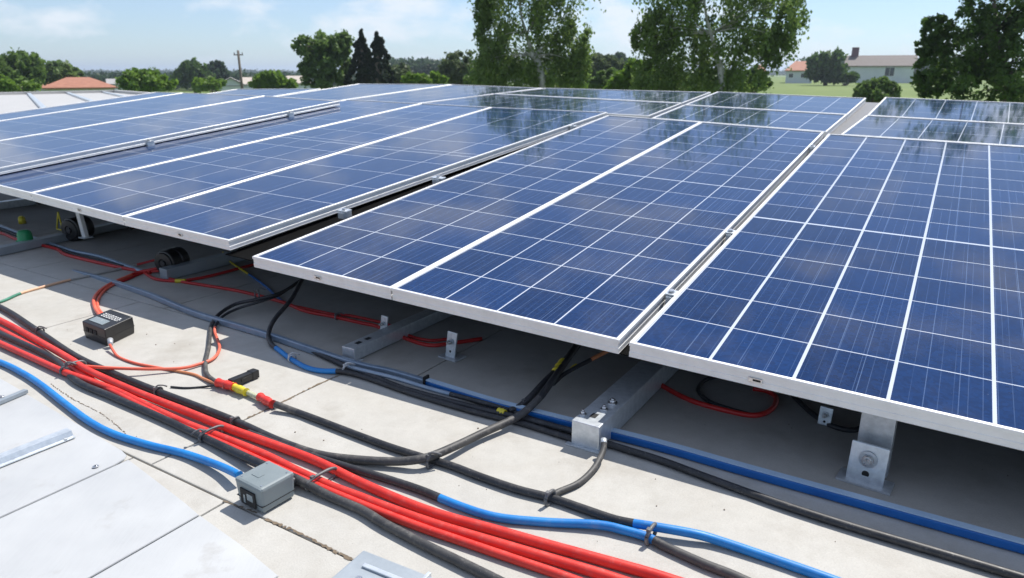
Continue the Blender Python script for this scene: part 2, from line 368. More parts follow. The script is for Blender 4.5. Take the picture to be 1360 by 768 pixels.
# ------------------------------------------------------------------ solar modules
GLS = {'d': cells('cells_wide_gap', .2350, .2417, .0095, [(1.45, .016)]),
       'c': cells('cells_narrow_gap', .2245, .2417, .0052, [(1.93, .008)], busn=4),
       'f': cells('cells_three_column', .2495, .2417, .0052, [(1.93, .008)], busn=4),
       'b': cells('cells_long', .31, .33, .0042, [(1.9, .007)], busn=5, ior=1.55),
       'e': cells('cells_far', .232, .30, .0060, [], dark=.6, ior=2.6),
       'g': cells('cells_hazy', .39, .33, .0042, [(1.9, .007)], busn=5, ior=2.7)}
def module(q, typ, label, group, slots=(), drop=0.0, thin=.05):
    """q: front-left, front-right, back-right, back-left in panel-plane metres"""
    root = empty('solar_panel', PP(q[0][0], q[0][1], -drop), label, 'solar panel', group)
    w = .0125
    ce = [Vector((*p, 0)) for p in q]
    def inset(d):
        out = []
        for i in range(4):
            p, a, b = ce[i], ce[i-1], ce[(i+1) % 4]
            e1 = (p-a).normalized(); e2 = (b-p).normalized()
            n1 = Vector((-e1.y, e1.x, 0)); n2 = Vector((-e2.y, e2.x, 0))
            bis = (n1+n2); out.append(p+bis*(d/(bis.dot(n1)))) 
        return out
    rings = [(.0015, 0), (0, -.0015), (0, -.011), (.0022, -.0125), (.0022, -.030), (.0008, -.0315), (.0008, -thin+.004), (0, -thin+.002), (.0015, -thin), (.030, -thin), (.030, -thin+.002),
             (.004, -thin+.002), (.004, -.010), (w, -.010), (w, -.0012), (w-.0012, 0)]
    bm = bmesh.new(); R = []
    for d, n in rings:
        R.append([bm.verts.new(PP(p.x, p.y, n-drop)) for p in inset(d)])
    R.append(R[0])
    for a, b in zip(R, R[1:]):
        for k in range(4): bm.faces.new((a[k], a[(k+1) % 4], b[(k+1) % 4], b[k]))
    fr = link('frame', bm, M['frame'], root)
    ins = inset(w-.0005); bm = bmesh.new(); uvl = bm.loops.layers.uv.new('UVMap')
    wu = (ce[1]-ce[0]).length-2*w; lv = (ce[2]-ce[1]).length-2*w; K = 8
    for z, flip in ((-.0045-drop, False), (-.0095-drop, True)):
        g = {}
        for a in range(K+1):
            for b in range(K+1):
                p = ins[0].lerp(ins[1], a/K).lerp(ins[3].lerp(ins[2], a/K), b/K); g[a, b] = bm.verts.new(PP(p.x, p.y, z))
        for a in range(K):
            for b in range(K):
                q = [(a, b), (a+1, b), (a+1, b+1), (a, b+1)]
                if flip: q = q[::-1]
                f = bm.faces.new([g[t] for t in q]); f.material_index = int(flip)
                for l, t in zip(f.loops, q): l[uvl].uv = (t[0]/K*wu, t[1]/K*lv)
    link('glass', bm, [GLS[typ], M['backsheet']], root, recalc=False)
    for t in slots:      # pressed slot in the front rail
        p = ce[0].lerp(ce[1], t); e = (ce[1]-ce[0]).normalized(); E = (UV_*e.x+TV*e.y).normalized(); Nn = (UV_*e.y-TV*e.x).normalized()
        bm = bmesh.new(); c = PP(p.x, p.y, -.0285-drop)+Nn*.0006
        box(bm, c, E, Nn, NV, .019, .0022, .0065, .001); box(bm, c+E*.004+NV*.001+Nn*.0005, E, Nn, NV, .011, .0022, .0035, .0008, mat=1)
        link('drain_slot', bm, [M['bolt'], M['dark']], root)
    return root
L, L2a, L2, L3 = 3.72, 3.80, 4.53, 5.6
module([(.034,0),(1.708,0),(1.70,3.62),(.005,3.64)], 'd', 'large right-hand panel with thick white cell lines, above the tall bolted bracket', 'front row solar panels', slots=(.23,))
module([(-.925,0),(0,0),(-.035,3.70),(-.965,3.80)], 'c', 'blue panel in the middle of the front row, left of the thick-lined panel', 'front row solar panels')
module([(-1.706,.0),(-.929,0),(-.969,3.80),(-1.80,3.86)], 'f', 'narrow blue panel whose pointed left corner hangs over the looping black cable', 'front row solar panels', slots=(.50,))
module([(-2.80,.085),(-1.955,.075),(-1.838,3.93),(-2.99,3.85)], 'b', 'panel above the black cable drum, left of the wide dark wedge-shaped gap', 'front row solar panels', slots=(.56,), drop=-.012)
module([(-3.82,.13),(-2.804,.085),(-2.994,3.85),(-3.81,3.83)], 'b', 'panel over the slim white post on the left, between two others of its group', 'front row solar panels', slots=(.55,), drop=-.012)
module([(-4.83,.16),(-3.824,.13),(-3.814,3.83),(-4.80,3.80)], 'b', 'panel just right of the clamped diagonal gap, running out of the left frame edge', 'front row solar panels', drop=-.012)
module([(-5.68,.1),(-4.53,.1),(-4.53,3.43),(-5.67,3.46)], 'g', 'hazy blue panel just left of the clamped diagonal gap', 'far left solar panels', drop=-.06, thin=.045)
module([(-6.83,.1),(-5.685,.1),(-5.675,3.46),(-6.92,3.34)], 'g', 'pale sky-reflecting panel second in from the white metal roof', 'far left solar panels', drop=-.06, thin=.045)
module([(-7.45,.1),(-6.835,.1),(-6.925,3.34),(-7.35,3.28)], 'g', 'outermost left solar panel lying against the white metal roof', 'far left solar panels', drop=-.06, thin=.045)
# rows behind
module([(.085,3.655),(1.72,3.635),(1.74,4.45),(.14,4.53)], 'e', 'short panel directly behind the thick-lined front panel', 'second row solar panels')
module([(.145,4.545),(1.74,4.465),(1.78,5.55),(.165,5.60)], 'e', 'short rearmost panel at the right, in front of the dark tree', 'third row solar panels')
module([(-1.40,3.855),(-.02,3.72),(0,4.52),(-1.385,4.61)], 'e', 'dark reflecting short panel right behind the middle front panels', 'second row solar panels')
module([(-1.382,4.625),(.002,4.535),(.02,5.50),(-1.36,5.54)], 'e', 'short rearmost panel before the green field', 'third row solar panels')
module([(-3.91,3.865),(-1.46,3.945),(-1.44,4.70),(-3.55,4.735)], 'e', 'second row panel mirroring the tall leaning birch', 'second row solar panels')
module([(-3.54,4.75),(-1.435,4.715),(-1.41,5.49),(-3.22,5.31)], 'e', 'rearmost panel below the tall leaning birch', 'third row solar panels', slots=())
module([(-4.87,3.82),(-3.93,3.865),(-3.26,5.30),(-4.50,5.29)], 'e', 'pale slanting panel behind the clamped gap, in line with the olive tree', 'second row solar panels')
module([(-5.92,3.45),(-4.89,3.82),(-4.52,5.29),(-5.76,5.03)], 'e', 'pale slanting panel in line with the conifers', 'second row solar panels')
module([(-7.0,3.35),(-5.94,3.44),(-5.90,4.50),(-7.0,4.15)], 'e', 'small pale panel below the white gabled house', 'second row solar panels')
module([(1.74,0),(3.4,0),(3.4,3.6),(1.74,3.62)], 'd', 'added unseen panel blocking side light beyond the right edge of the photo', 'front row solar panels')  # extra module out of view, added to darken the space underneath
def under(q0, q1, wd0, wd1, label, n=-.056, mat='gapshade', name='gap_light_block', th=.004):  # strips added below the gaps so no sun slips through
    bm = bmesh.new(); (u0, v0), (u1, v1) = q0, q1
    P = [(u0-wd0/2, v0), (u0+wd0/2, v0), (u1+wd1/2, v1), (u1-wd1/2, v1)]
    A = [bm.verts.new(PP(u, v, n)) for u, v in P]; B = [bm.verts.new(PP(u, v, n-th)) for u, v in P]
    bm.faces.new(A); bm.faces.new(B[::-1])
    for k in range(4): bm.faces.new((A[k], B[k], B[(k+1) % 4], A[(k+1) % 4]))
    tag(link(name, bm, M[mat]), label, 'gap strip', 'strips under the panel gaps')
M['gapshade'] = surf('gap_shade_black', (.004,.004,.004), (.007,.007,.007), 30, .9, spec=.05)  # near-black colour imitates the shade inside the gaps
under((-1.83,.07), (-1.82,5.9), .32, .12, 'added black strip imitating shade in the wide wedge-shaped gap', n=-.058)
under((.017,.02), (.0,4.0), .09, .12, 'added dark strip blocking sun under the thin gap beside the thick-lined panel')
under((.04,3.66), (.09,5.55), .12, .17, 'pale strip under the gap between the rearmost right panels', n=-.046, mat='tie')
under((-.927,.02), (-.967,3.78), .05, .05, 'added dark strip blocking sun under the seam of the two middle front panels', n=-.053)
under((-2.80,.10), (-2.99,3.84), .05, .05, 'added dark strip blocking sun under the seam above the drum')
under((-3.82,.15), (-3.812,3.82), .05, .05, 'added dark strip blocking sun under the seam near the slim post')
under((-4.83,.1), (-4.80,3.42), .5, .5, 'added dark strip imitating shade under the clamped diagonal gap', n=.004)
under((-5.685,.1), (-5.675,3.44), .05, .05, 'added dark strip blocking sun under the farthest left seam but one', n=.011)
under((-6.835,.1), (-6.925,3.32), .05, .05, 'added dark strip blocking sun under the farthest left seam', n=.011)
under((1.72,.02), (1.72,3.6), .08, .08, 'unseen dark strip added to block sun right of the thick-lined panel outside the photo')

def metal_roof():
    root = empty('metal_roof', Vector((-10.5, 14, .45)), 'white ribbed metal roof beyond the array at the far left', 'metal roof')
    z = .42; poly = [(-6.2,8.6),(-9.5,20.4),(-13.4,24.9),(-17,20),(-17,4),(-9.5,4)]
    bm = bmesh.new(); A = [bm.verts.new((x, y, -3.4)) for x, y in poly]; B = [bm.verts.new((x, y, z)) for x, y in poly]
    for k in range(6): bm.faces.new((A[k], A[(k+1) % 6], B[(k+1) % 6], B[k]))
    bm.faces.new(B); link('sheeting', bm, M['whitesheet'], root)
    a, b = G(57,144,z), G(38,125,z); d = (b-a).normalized(); s = d.cross(Z).normalized(); bm = bmesh.new()
    for k in range(-14, 10):
        o = a+s*k*1.05; ts = [t*.1 for t in range(-120, 260) if inside((o+d*t*.1).xy, poly)]
        if len(ts) > 3: box(bm, o+d*(ts[0]+ts[-1])/2+Z*.02, s, d, Z, .05, (ts[-1]-ts[0])/2, .022, .008)
    link('rib', bm, M['galv'], root)
    bm = bmesh.new()
    for (x0, y0), (x1, y1) in ((poly[1], poly[2]), (poly[2], poly[3])):
        p, q = Vector((x0, y0, z+.03)), Vector((x1, y1, z+.03)); e = (q-p).normalized(); box(bm, (p+q)/2, e, e.cross(Z), Z, (q-p).length/2, .09, .05, .01)
    link('edge_cap', bm, M['whitesheet'], root)
def inside(p, poly):
    c = False
    for i in range(len(poly)):
        (x0, y0), (x1, y1) = poly[i-1], poly[i]
        if (y0 > p[1]) != (y1 > p[1]) and p[0] < (x1-x0)*(p[1]-y0)/(y1-y0)+x0: c = not c
    return c
bm = bmesh.new()
a_, b_ = PP(-5.7, 5.02, -.06), PP(3.4, 5.62, -.06)
for p_, q_ in ((PP(-7.3,3.9,-.06), PP(-5.8,4.9,-.06)), (PP(-5.8,4.9,-.06), PP(-1.4,5.4,-.06)), (PP(-1.4,5.42,-.06), PP(3.4,5.5,-.06))):
    v_ = [bm.verts.new(p_), bm.verts.new(q_), bm.verts.new((q_.x, q_.y, .0)), bm.verts.new((p_.x, p_.y, .0))]; bm.faces.new(v_)
bmesh.ops.solidify(bm, geom=bm.faces[:], thickness=.003)
tag(link('rear_light_block', bm, M['galv']), 'unseen sheet added to block light at the back of the array', 'light_blocker')  # hidden sheet added to keep daylight from entering behind the array
M['whitesheet'] = surf('white_painted_sheet', (.42,.41,.39), (.50,.49,.47), 2, .5, 0, .03)
metal_roof()

# ------------------------------------------------------------------ clamps in the gaps
def clamp(u, v, label, wid=.03, n=0.0, az_=0.0):
    root = empty('panel_clamp', PP(u, v, -.02+n), label, 'clamp', 'module clamps')
    bm = bmesh.new(); box(bm, PP(u, v, -.018+n), UV_, TV, NV, wid*.5, .03, .017, .003); box(bm, PP(u, v, .003+n), UV_, TV, NV, wid*.8, .022, .003, .001)
    link('clamp_body', bm, M['galv'], root)
    bm = bmesh.new(); cyl(bm, PP(u, v, .006+n), PP(u, v, .015+n), .010, n=6); cyl(bm, PP(u, v, .004+n), PP(u, v, .007+n), .014)
    link('bolt', bm, M['bolt'], root)
for u, v, l, w in ((-1.80,1.45,'clamp in the dark wedge gap, the large bright one halfway up',.05), (-1.835,3.27,'clamp near the far narrow end of the dark wedge gap',.03),
    (-1.83,.69,'clamp in the dark wedge gap nearest the camera, low on the frame side',.04), (-4.525,1.36,'clamp in the left diagonal gap, the nearer of its two',.03), (-4.525,2.78,'clamp in the left diagonal gap, the farther of its two',.03),
    (.017,.42,'clamp in the thin gap beside the thick-lined panel, nearest the camera',.022), (.010,1.18,'clamp in the thin gap beside the thick-lined panel, about a third of the way up',.022), (-.012,3.14,'clamp in the thin gap beside the thick-lined panel, near its far end',.022)):
    clamp(u, v, l, w, n=.036 if u < -4 else 0.0)

# ------------------------------------------------------------------ rails, brackets, posts
def guv(px, py, z=0.0):
    q = G(px, py, z)-P0; return (q.dot(Uh), q.dot(Vh))
def channel(u, v0, v1, w, h, label, az_=0.0, top_bolts=(), holes=(), mat='galv', foot=True, thick=.004):
    root = empty('support_rail', GP(u, v0, 0), label, 'rail', 'galvanised support rails')
    a = AZ+az_; D = Vector((sin(a), cos(a), 0)); R = Vector((cos(a), -sin(a), 0)); O = GP(u, v0, 0); Ln = v1-v0
    bm = bmesh.new(); box(bm, O+D*Ln/2+Z*(h/2+.004), R, D, Z, w/2, Ln/2, h/2, .004)
    link('rail_profile', bm, M[mat], root)
    if foot:
        bm = bmesh.new(); box(bm, O+D*.01+Z*.0025, R, D, Z, w/2+.016, .022, .0022, .001)
        link('foot_plate', bm, M['galv'], root)
    for (r, d) in holes:
        bm = bmesh.new(); box(bm, O+R*r+D*d+Z*(h+.0045), R, D, Z, .010, .014, .0008, .0006); link('slot', bm, M['dark'], root)
    for (r, d, s) in top_bolts:
        p = O+R*r+D*d+Z*(h+.004); bm = bmesh.new(); cyl(bm, p, p+Z*.003, .014*s, n=20); cyl(bm, p+Z*.003, p+Z*.012, .009*s, n=6); cyl(bm, p+Z*.012, p+Z*.017, .005*s, n=10)
        link('bolt', bm, M['bolt'], root)
    return root
channel(-.022, -.175, 5.2, .092, .080, 'galvanised rail with a bright end face and bolts where the short grey cable ends', top_bolts=((-.034,.05,.8),(.012,.17,1.15),(.008,.115,.9)), holes=((.0,.06),))
channel(-1.125, -.05, 5.0, .066, .052, 'slim galvanised rail between the two small upright lugs', holes=((0,.06),(0,.115)))
r1 = channel(-4.08, -.6, 5.0, .07, .05, 'long pale rail at the left edge beside the green cap', az_=-.16, foot=False, mat='galv_pale')
channel(guv(218,372)[0], guv(218,372)[1], 4.0, .07, .060, 'short-looking rail starting right beside the black cable drum', az_=.02, mat='galv_pale')
channel(-5.9, .1, 5.0, .07, .06, 'dim rail in deep shade at the far left')
channel(1.42, .1, 5.2, .082, .068, 'shaded rail near the right frame edge under the thick-lined panel')

def lug(px, py, w, h, label, plate=True, tilt=.12, post=False):
    root = empty('mounting_bracket', G(px, py), label, 'bracket', 'upright mounting brackets'); O = G(px, py, .0)
    R, D = (Uh*cos(.1)-Vh*sin(.1)).normalized(), (Vh*cos(.1)+Uh*sin(.1)).normalized()
    up = (Z*cos(tilt)+D*sin(tilt)*1.6).normalized()
    bm = bmesh.new(); box(bm, O+up*h/2+Z*.004, R, D, up, w/2, .004, h/2, .003); link('upright', bm, M['galv'], root)
    if plate:
        bm = bmesh.new(); box(bm, O+D*.012+Z*.004, R, D, Z, w/2+.022, .035, .0035, .002); link('foot_plate', bm, M['galv'], root)
    nrm = (-D*cos(tilt*.6)+Z*sin(tilt*.6)).normalized(); p = O+up*(h*.66)+nrm*.005
    bm = bmesh.new(); cyl(bm, p, p+nrm*.003, w*.25, n=24, mat=1); cyl(bm, p+nrm*.003, p+nrm*.018, w*.17, n=6); cyl(bm, p+nrm*.018, p+nrm*.026, w*.10, n=14); link('bolt', bm, [M['bolt'], M['galv']], root)
    p = O+up*(h*.28)+nrm*.0042; bm = bmesh.new(); cyl(bm, p, p+nrm*.0012, w*.10, n=16); link('hole', bm, M['dark'], root)
    if post:
        bm = bmesh.new(); box(bm, O+D*.085+Z*(h+.05)*.5+Z*.02, R, D, Z, w/2-.004, .016, (h+.05)*.5+.02, .002); link('post', bm, M['galv'], root)
lug(1147, 643, .096, .112, 'tall upright bracket with a large bolt, under the thick-lined panel', post=True)
lug(598, 476, .05, .105, 'small upright lug on a square foot plate right of the slim rail')
lug(509, 447, .04, .088, 'small upright lug just left of the slim rail', plate=False)
lug(1094, 566, .04, .06, 'tiny dim lug deep in shade behind the tall bracket', plate=False)

# slim post on the left
def post():
    root = empty('support_post', G(114, 316), 'slim pale post standing on the left rail under the panels', 'post')
    a = G(114, 316, .055); b = a+Z*.27-Uh*.05
    bm = bmesh.new(); d = (b-a).normalized(); box(bm, (a+b)/2, Uh, Vh, d, .022, .012, (b-a).length/2, .003); link('post_shaft', bm, M['frame'], root)
    bm = bmesh.new(); box(bm, a+Z*.004, Uh, Vh, Z, .035, .03, .004, .001); link('foot_plate', bm, M['galv'], root)
post()

# ------------------------------------------------------------------ ducts
def duct(name, uvs, w, h, mat, label, z0=.002, group=None, highlight=None):
    bm = bmesh.new(); pts = [GP(t[0], t[1], z0+h/2+(t[2] if len(t) > 2 else 0)) for t in uvs]; S = spline(pts, .04); prev = None
    prof = []
    rr = min(w, h)*.2
    for cx, cy, a0 in ((w/2-rr, h/2-rr, 0), (-w/2+rr, h/2-rr, 90), (-w/2+rr, -h/2+rr, 180), (w/2-rr, -h/2+rr, 270)):
        for k in range(5): a = radians(a0+k*22.5); prof.append((cx+rr*cos(a), cy+rr*sin(a)))
    for i, (t, p) in enumerate(S):
        d = (S[min(i+1, len(S)-1)][1]-S[max(i-1, 0)][1]).normalized(); a = d.cross(Z).normalized()
        cur = [bm.verts.new(p+a*x+Z*y) for x, y in prof]
        if prev:
            for k in range(len(prof)):
                f = bm.faces.new((prev[k], prev[(k+1) % len(prof)], cur[(k+1) % len(prof)], cur[k])); f.smooth = True
        else: bm.faces.new(cur[::-1])
        prev = cur
    bm.faces.new(prev); o = link(name, bm, mat); tag(o, label, 'cable duct', group)
    if highlight:  # top strip whose pale colour imitates sky light on the duct
        bm = bmesh.new(); prev = None
        for i, (t, p) in enumerate(S):
            d = (S[min(i+1, len(S)-1)][1]-S[max(i-1, 0)][1]).normalized(); a = d.cross(Z).normalized()
            cur = [bm.verts.new(p+a*x+Z*y) for x, y in ((-w*.44, h/2+.0005), (-w*.44, h/2+.0045), (w*.44, h/2+.0045), (w*.44, h/2+.0005))]
            if prev:
                for k in range(4): bm.faces.new((prev[k], prev[(k+1) % 4], cur[(k+1) % 4], cur[k]))
            else: bm.faces.new(cur[::-1])
            prev = cur
        bm.faces.new(prev); link('highlight', bm, M[highlight], o)
    return o
def guv(px, py, z=0.0):
    q = G(px, py, z)-P0; return (q.dot(Uh), q.dot(Vh))
zc = .022
duct('cable_duct', [guv(568,507,zc), guv(660,535,zc), guv(765,562,zc), guv(880,591,zc), guv(1000,625,zc), guv(1200,680,zc), guv(1360,724,zc), guv(1600,790,zc)], .024, .026, M['bluepipe'], 'straight glossy blue duct running under the panel fronts to the right edge', highlight='pipehighlight')
duct('cable_duct', [(*guv(96,358,.0), -.030), (*guv(118,366,.0), -.016), (*guv(146,376,.0), -.006), guv(200,393,.012), guv(260,415,zc), guv(360,445,zc), guv(465,480,zc), guv(520,493,zc), guv(567,506.6,zc)], .022, .028, M['greypipe'], 'grey-blue duct running behind the black box to the joint with the blue duct')
bm = bmesh.new(); p = G(566, 506.5, zc); q = G(580, 510.3, zc); d = (q-p).normalized()
box(bm, p+Z*.0, d, d.cross(Z), Z, .004, .0155, .0215, .003); tag(link('duct_coupler', bm, M['dark']), 'thin dark ring joining the grey and blue ducts', 'coupler')

# ------------------------------------------------------------------ cables
GR = 'thick cables running across the concrete'; RG = 'red cables of the bundle'
def cable(pts, r, mats, label, name='cable', group=None, cat='cable', n=12, cuts=(), lift=0.0, step=.014):
    """pts: (px, py[, extra height]); cuts: point index where the colour changes"""
    if group in (GR, RG): r *= 1.13
    P = []
    for p in pts:
        z = r+lift+(p[2] if len(p) > 2 else 0)
        P.append(G(p[0], p[1], z))
    if not isinstance(mats, (list, tuple)): mats = [mats]
    rg = random.Random(len(label)*31+int(pts[0][0])); P = [P[0]]+[q+Vector((rg.uniform(-1, 1), rg.uniform(-1, 1), 0))*.0019 for q in P[1:-1]]+[P[-1]]
    bm = bmesh.new(); tube(bm, P, r, n, step, matf=lambda t: sum(1 for c in cuts if t > c))
    return tag(link(name, bm, [M[m] for m in mats], recalc=True), label, cat, group)
K1 = [(-60,385),(0,408),(45,436),(100,472),(152,497),(208,519),(265,541),(318,562),(370,586),(423,604),(480,611,.002),(530,613,.008),(565,608,.02),(600,595,.018),(638,577,.012),(687,553,.02),(712,532,.045),(727,515,.06),(745,490,.07),(762,466,.08),(790,430,.09)]
cable(K1, .0112, ['black','dusty','black'], 'long black cable that sweeps up in a curve under the middle panels', group=GR, cuts=(8.5,16.2))
cable([(366,537,.012),(395,548),(423,558),(480,580),(520,594),(556,606),(599,619),(640,634),(687,650),(733,662),(775,676),(820,691,.004),(864,699,.012),(920,709,.01),(951,717,.004),(1021,741),(1099,768),(1200,806)], .0102, ['dusty','black','blue'], 'black cable from the red and yellow taped connector that turns blue near its end', group=GR, cuts=(1.0,11.6))
cable([(330,575),(402,602),(440,614),(511,636),(560,652),(609,671),(659,687),(722,693.5),(793,697,.004),(828,704,.004),(862,714,.002),(878,723),(933,748),(982,768),(1080,815)], .0100, ['black','blue','dusty'], 'dark cable beside the red bundle with a bright blue middle stretch', group=GR, cuts=(4.6,10.6))
cable([(-60,415),(0,443),(71,476),(102,506,.0),(150,528),(212,554),(272,583),(339,614,.012),(368,626,.02),(395,637,.012),(440,660),(480,678),(511,696),(563,724),(609,745),(659,770),(740,812)], .0112, ['black','dusty'], 'black cable that runs through the small grey box', group=GR, cuts=(9,))
cable([(-60,398),(0,425,.004),(46,450,.006),(92,477,.016),(116,492,.016),(176,519,.008),(247,547,.006),(304,569,.004),(371,593,.003),(424,614,.002),(480,641),(546,670),(600,689),(652,703),(733,726),(828,752),(881,768),(980,800)], .0118, 'red', 'red cable on the upper side of the bundle, next to the black cables', group=RG)
cable([(-60,428),(0,456,.002),(40,474,.002),(85,494,.004),(122,507,.003),(159,521),(200,541),(247,563),(304,585),(353,605),(399,628),(441,646),(480,661),(511,673),(581,698),(659,721),(758,750),(815,768),(900,797)], .0112, 'red', 'red cable in the middle of the bundle, tied by the leftmost bundle tie', group=RG)
cable([(-60,410),(0,438,.0),(60,470,.0),(91,487,-.0),(130,509),(180,535),(230,562),(300,592),(360,618),(430,650),(500,678),(560,701),(609,718),(687,744),(744,764),(830,796)], .0100, 'red', 'red cable at the lower outer side of the bundle, hidden under the others at first', group=RG)
cable([(-60,462),(0,481),(28,495),(53,510),(88,537),(120,561),(152,577),(198,591),(247,603),(290,618,.01),(318,631,.024)], .0102, 'blue', 'bright blue cable entering the small grey box from the left', group=GR)
cable([(802,583,.045),(800,600,.022),(788,624,.002),(768,642),(742,654),(733,659,.003)], .0092, ['galv','dusty'], 'short grey cable curling from the rail end to a tied black cable', cuts=(.35,))
cable([(284,423,-.012),(300,428),(330,437),(365,448),(407,463),(461,487),(502,503),(534,516),(586,530),(627,541),(661,549),(694,556),(764,574),(800,587),(830,597),(880,613),(951,639),(1039,671),(1127,699),(1198,720),(1268,741),(1360,768),(1500,810)], .0098, ['black'], 'black cable lying in shade along the front of the blue duct', group=GR, lift=.001)
cable([(461,484,.012),(471,489,.014),(523,502,.016),(573,517,.014),(627,531,.012),(669,543,.006),(705,556,.0),(735,565,-.002)], .0085, ['greypipe','black'], 'thin grey-black cable on top of the black one beside the duct joint', cuts=(3.5,))
cable([(415,352,.16),(401,372,.15),(386,398,.10),(365,424,.05),(357,442,.02),(360,456,.004),(373,467),(386,477),(407,488),(427,493),(457,494,.004),(490,503),(540,521),(590,536),(640,550),(690,562),(730,574),(762,584)], .0100, ['black','blue','black'], 'cable hanging from the pointed panel corner, black above and blue below', cuts=(5.7,9.8))
cable([(410,365,.09),(375,388,.07),(340,398,.05),(313,404,.03),(292,417,.015),(281,431),(279,446),(277,462),(272,483),(276,498,.002),(288,508,.008),(300,513,.012)], .0085, ['black','dusty'], 'black looping cable from the panel shade to the red and yellow taped connector', cuts=(4.5,))
cable([(400,372,.08),(372,391,.06),(345,401,.05),(318,409,.03),(298,419,.018),(288,430,.008),(285,440,.004),(290,454,.004),(291,465,.004),(282,477,.004),(261,485,.004),(240,489,.006),(206,490.5,.012),(185,490,.018),(150,489,.024),(122,487,.026),(106,486,.022)], .0062, ['black','salmon'], 'thin salmon cable curving from the black loop across to the red bundle', cuts=(5.6,))
cable([(146,458,.018),(150,466,.008),(158,474),(177,482),(206,488),(237,493),(258,498),(272,504,.002),(290,511,.010)], .0052, ['salmon','copper'], 'orange lead from the black box to the taped connector', cuts=(4.5,))
cable([(227,514),(247,515.5),(268,514),(292,511,.01)], .0038, 'black', 'thin black lead joining a cable tie to the taped connector')
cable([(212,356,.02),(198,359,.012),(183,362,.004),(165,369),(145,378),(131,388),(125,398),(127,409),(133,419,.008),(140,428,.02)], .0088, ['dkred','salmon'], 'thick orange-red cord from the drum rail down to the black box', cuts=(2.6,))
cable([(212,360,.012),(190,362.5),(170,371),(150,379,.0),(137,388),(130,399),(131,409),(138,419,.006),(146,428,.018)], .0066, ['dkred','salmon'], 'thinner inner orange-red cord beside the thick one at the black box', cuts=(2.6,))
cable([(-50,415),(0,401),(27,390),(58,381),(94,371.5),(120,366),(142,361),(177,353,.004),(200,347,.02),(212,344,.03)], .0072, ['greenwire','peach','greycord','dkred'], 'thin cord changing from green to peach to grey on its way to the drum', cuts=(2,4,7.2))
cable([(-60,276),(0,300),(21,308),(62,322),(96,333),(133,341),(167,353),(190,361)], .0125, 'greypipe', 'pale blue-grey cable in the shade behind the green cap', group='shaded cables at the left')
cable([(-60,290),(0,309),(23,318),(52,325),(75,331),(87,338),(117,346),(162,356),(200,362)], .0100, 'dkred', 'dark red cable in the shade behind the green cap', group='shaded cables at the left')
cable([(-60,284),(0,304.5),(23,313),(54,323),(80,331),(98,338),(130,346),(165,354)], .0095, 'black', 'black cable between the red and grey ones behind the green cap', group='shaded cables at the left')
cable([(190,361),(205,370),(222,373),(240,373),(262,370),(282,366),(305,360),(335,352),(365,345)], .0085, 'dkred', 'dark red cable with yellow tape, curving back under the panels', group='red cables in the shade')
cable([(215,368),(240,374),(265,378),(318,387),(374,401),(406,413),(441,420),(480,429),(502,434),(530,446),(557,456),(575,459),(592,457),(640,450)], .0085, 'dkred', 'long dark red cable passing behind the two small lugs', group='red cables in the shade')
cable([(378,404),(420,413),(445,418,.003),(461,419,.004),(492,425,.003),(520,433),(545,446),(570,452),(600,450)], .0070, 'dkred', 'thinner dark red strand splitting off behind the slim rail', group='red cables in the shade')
cable([(296,335,.03),(304,346,.018),(316,355,.008),(328,363),(340,371),(353,381),(366,392),(380,404)], .0058, ['yellow','bluepipe'], 'thin wire, yellow then blue, under the pointed panel corner', cuts=(3.2,))
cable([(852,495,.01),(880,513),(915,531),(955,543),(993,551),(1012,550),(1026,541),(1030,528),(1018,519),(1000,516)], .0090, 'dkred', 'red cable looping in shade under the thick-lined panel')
cable([(985,500,.02),(960,499),(938,504),(927,516),(934,528),(950,537),(975,545),(1000,552)], .0075, 'black', 'black cable loop next to the shaded red loop')
cable([(1030,500,.02),(1053,525),(1078,549),(1106,566),(1134,571),(1160,560)], .0088, 'black', 'black cable sagging behind the tall bracket')
cable([(775,440,.10),(762,464,.085),(745,485,.07),(722,508,.05),(704,528,.03),(690,541,.012),(676,546,.006)], .0115, 'black', 'black cable stub wrapped with yellow tape under the middle panels')
cable([(830,455,.10),(800,470,.09),(781,480,.08),(764,489,.07),(748,498,.055),(735,510,.05)], .0078, ['copper','black'], 'thin black branch with a brown end joining the yellow taped cable', cuts=(1.8,))

def sleeve(a, b, r, mat, name, label, cat, za=0.0, zb=0.0, n=14):
    A, B = G(a[0], a[1], r+za), G(b[0], b[1], r+zb); bm = bmesh.new()
    tube(bm, [A, A.lerp(B, .33)+Z*.001, A.lerp(B, .66), B], r, n, .006, rf=lambda t: .94+.07*sin(t*5.3)+.05*sin(t*9+1))
    return tag(link(name, bm, M[mat]), label, cat)
sleeve((748,481),(738,495), .0175, 'yellow', 'tape_wrap', 'bright yellow tape on the shaded cable under the middle panels', 'tape', .065, .058)
sleeve((766,486),(759,491), .0100, 'yellow', 'tape_wrap', 'dim yellow tape on the thin branch cable beside it', 'tape', .067, .06)
sleeve((662,547),(671,549.5), .0145, 'yellow', 'tape_wrap', 'pale yellow tape on the black cable beside the blue duct', 'tape', .0, .0)
sleeve((233,373.5),(247,373), .0115, 'yellow', 'tape_wrap', 'yellow tape on the dark red cable near the drum', 'tape')

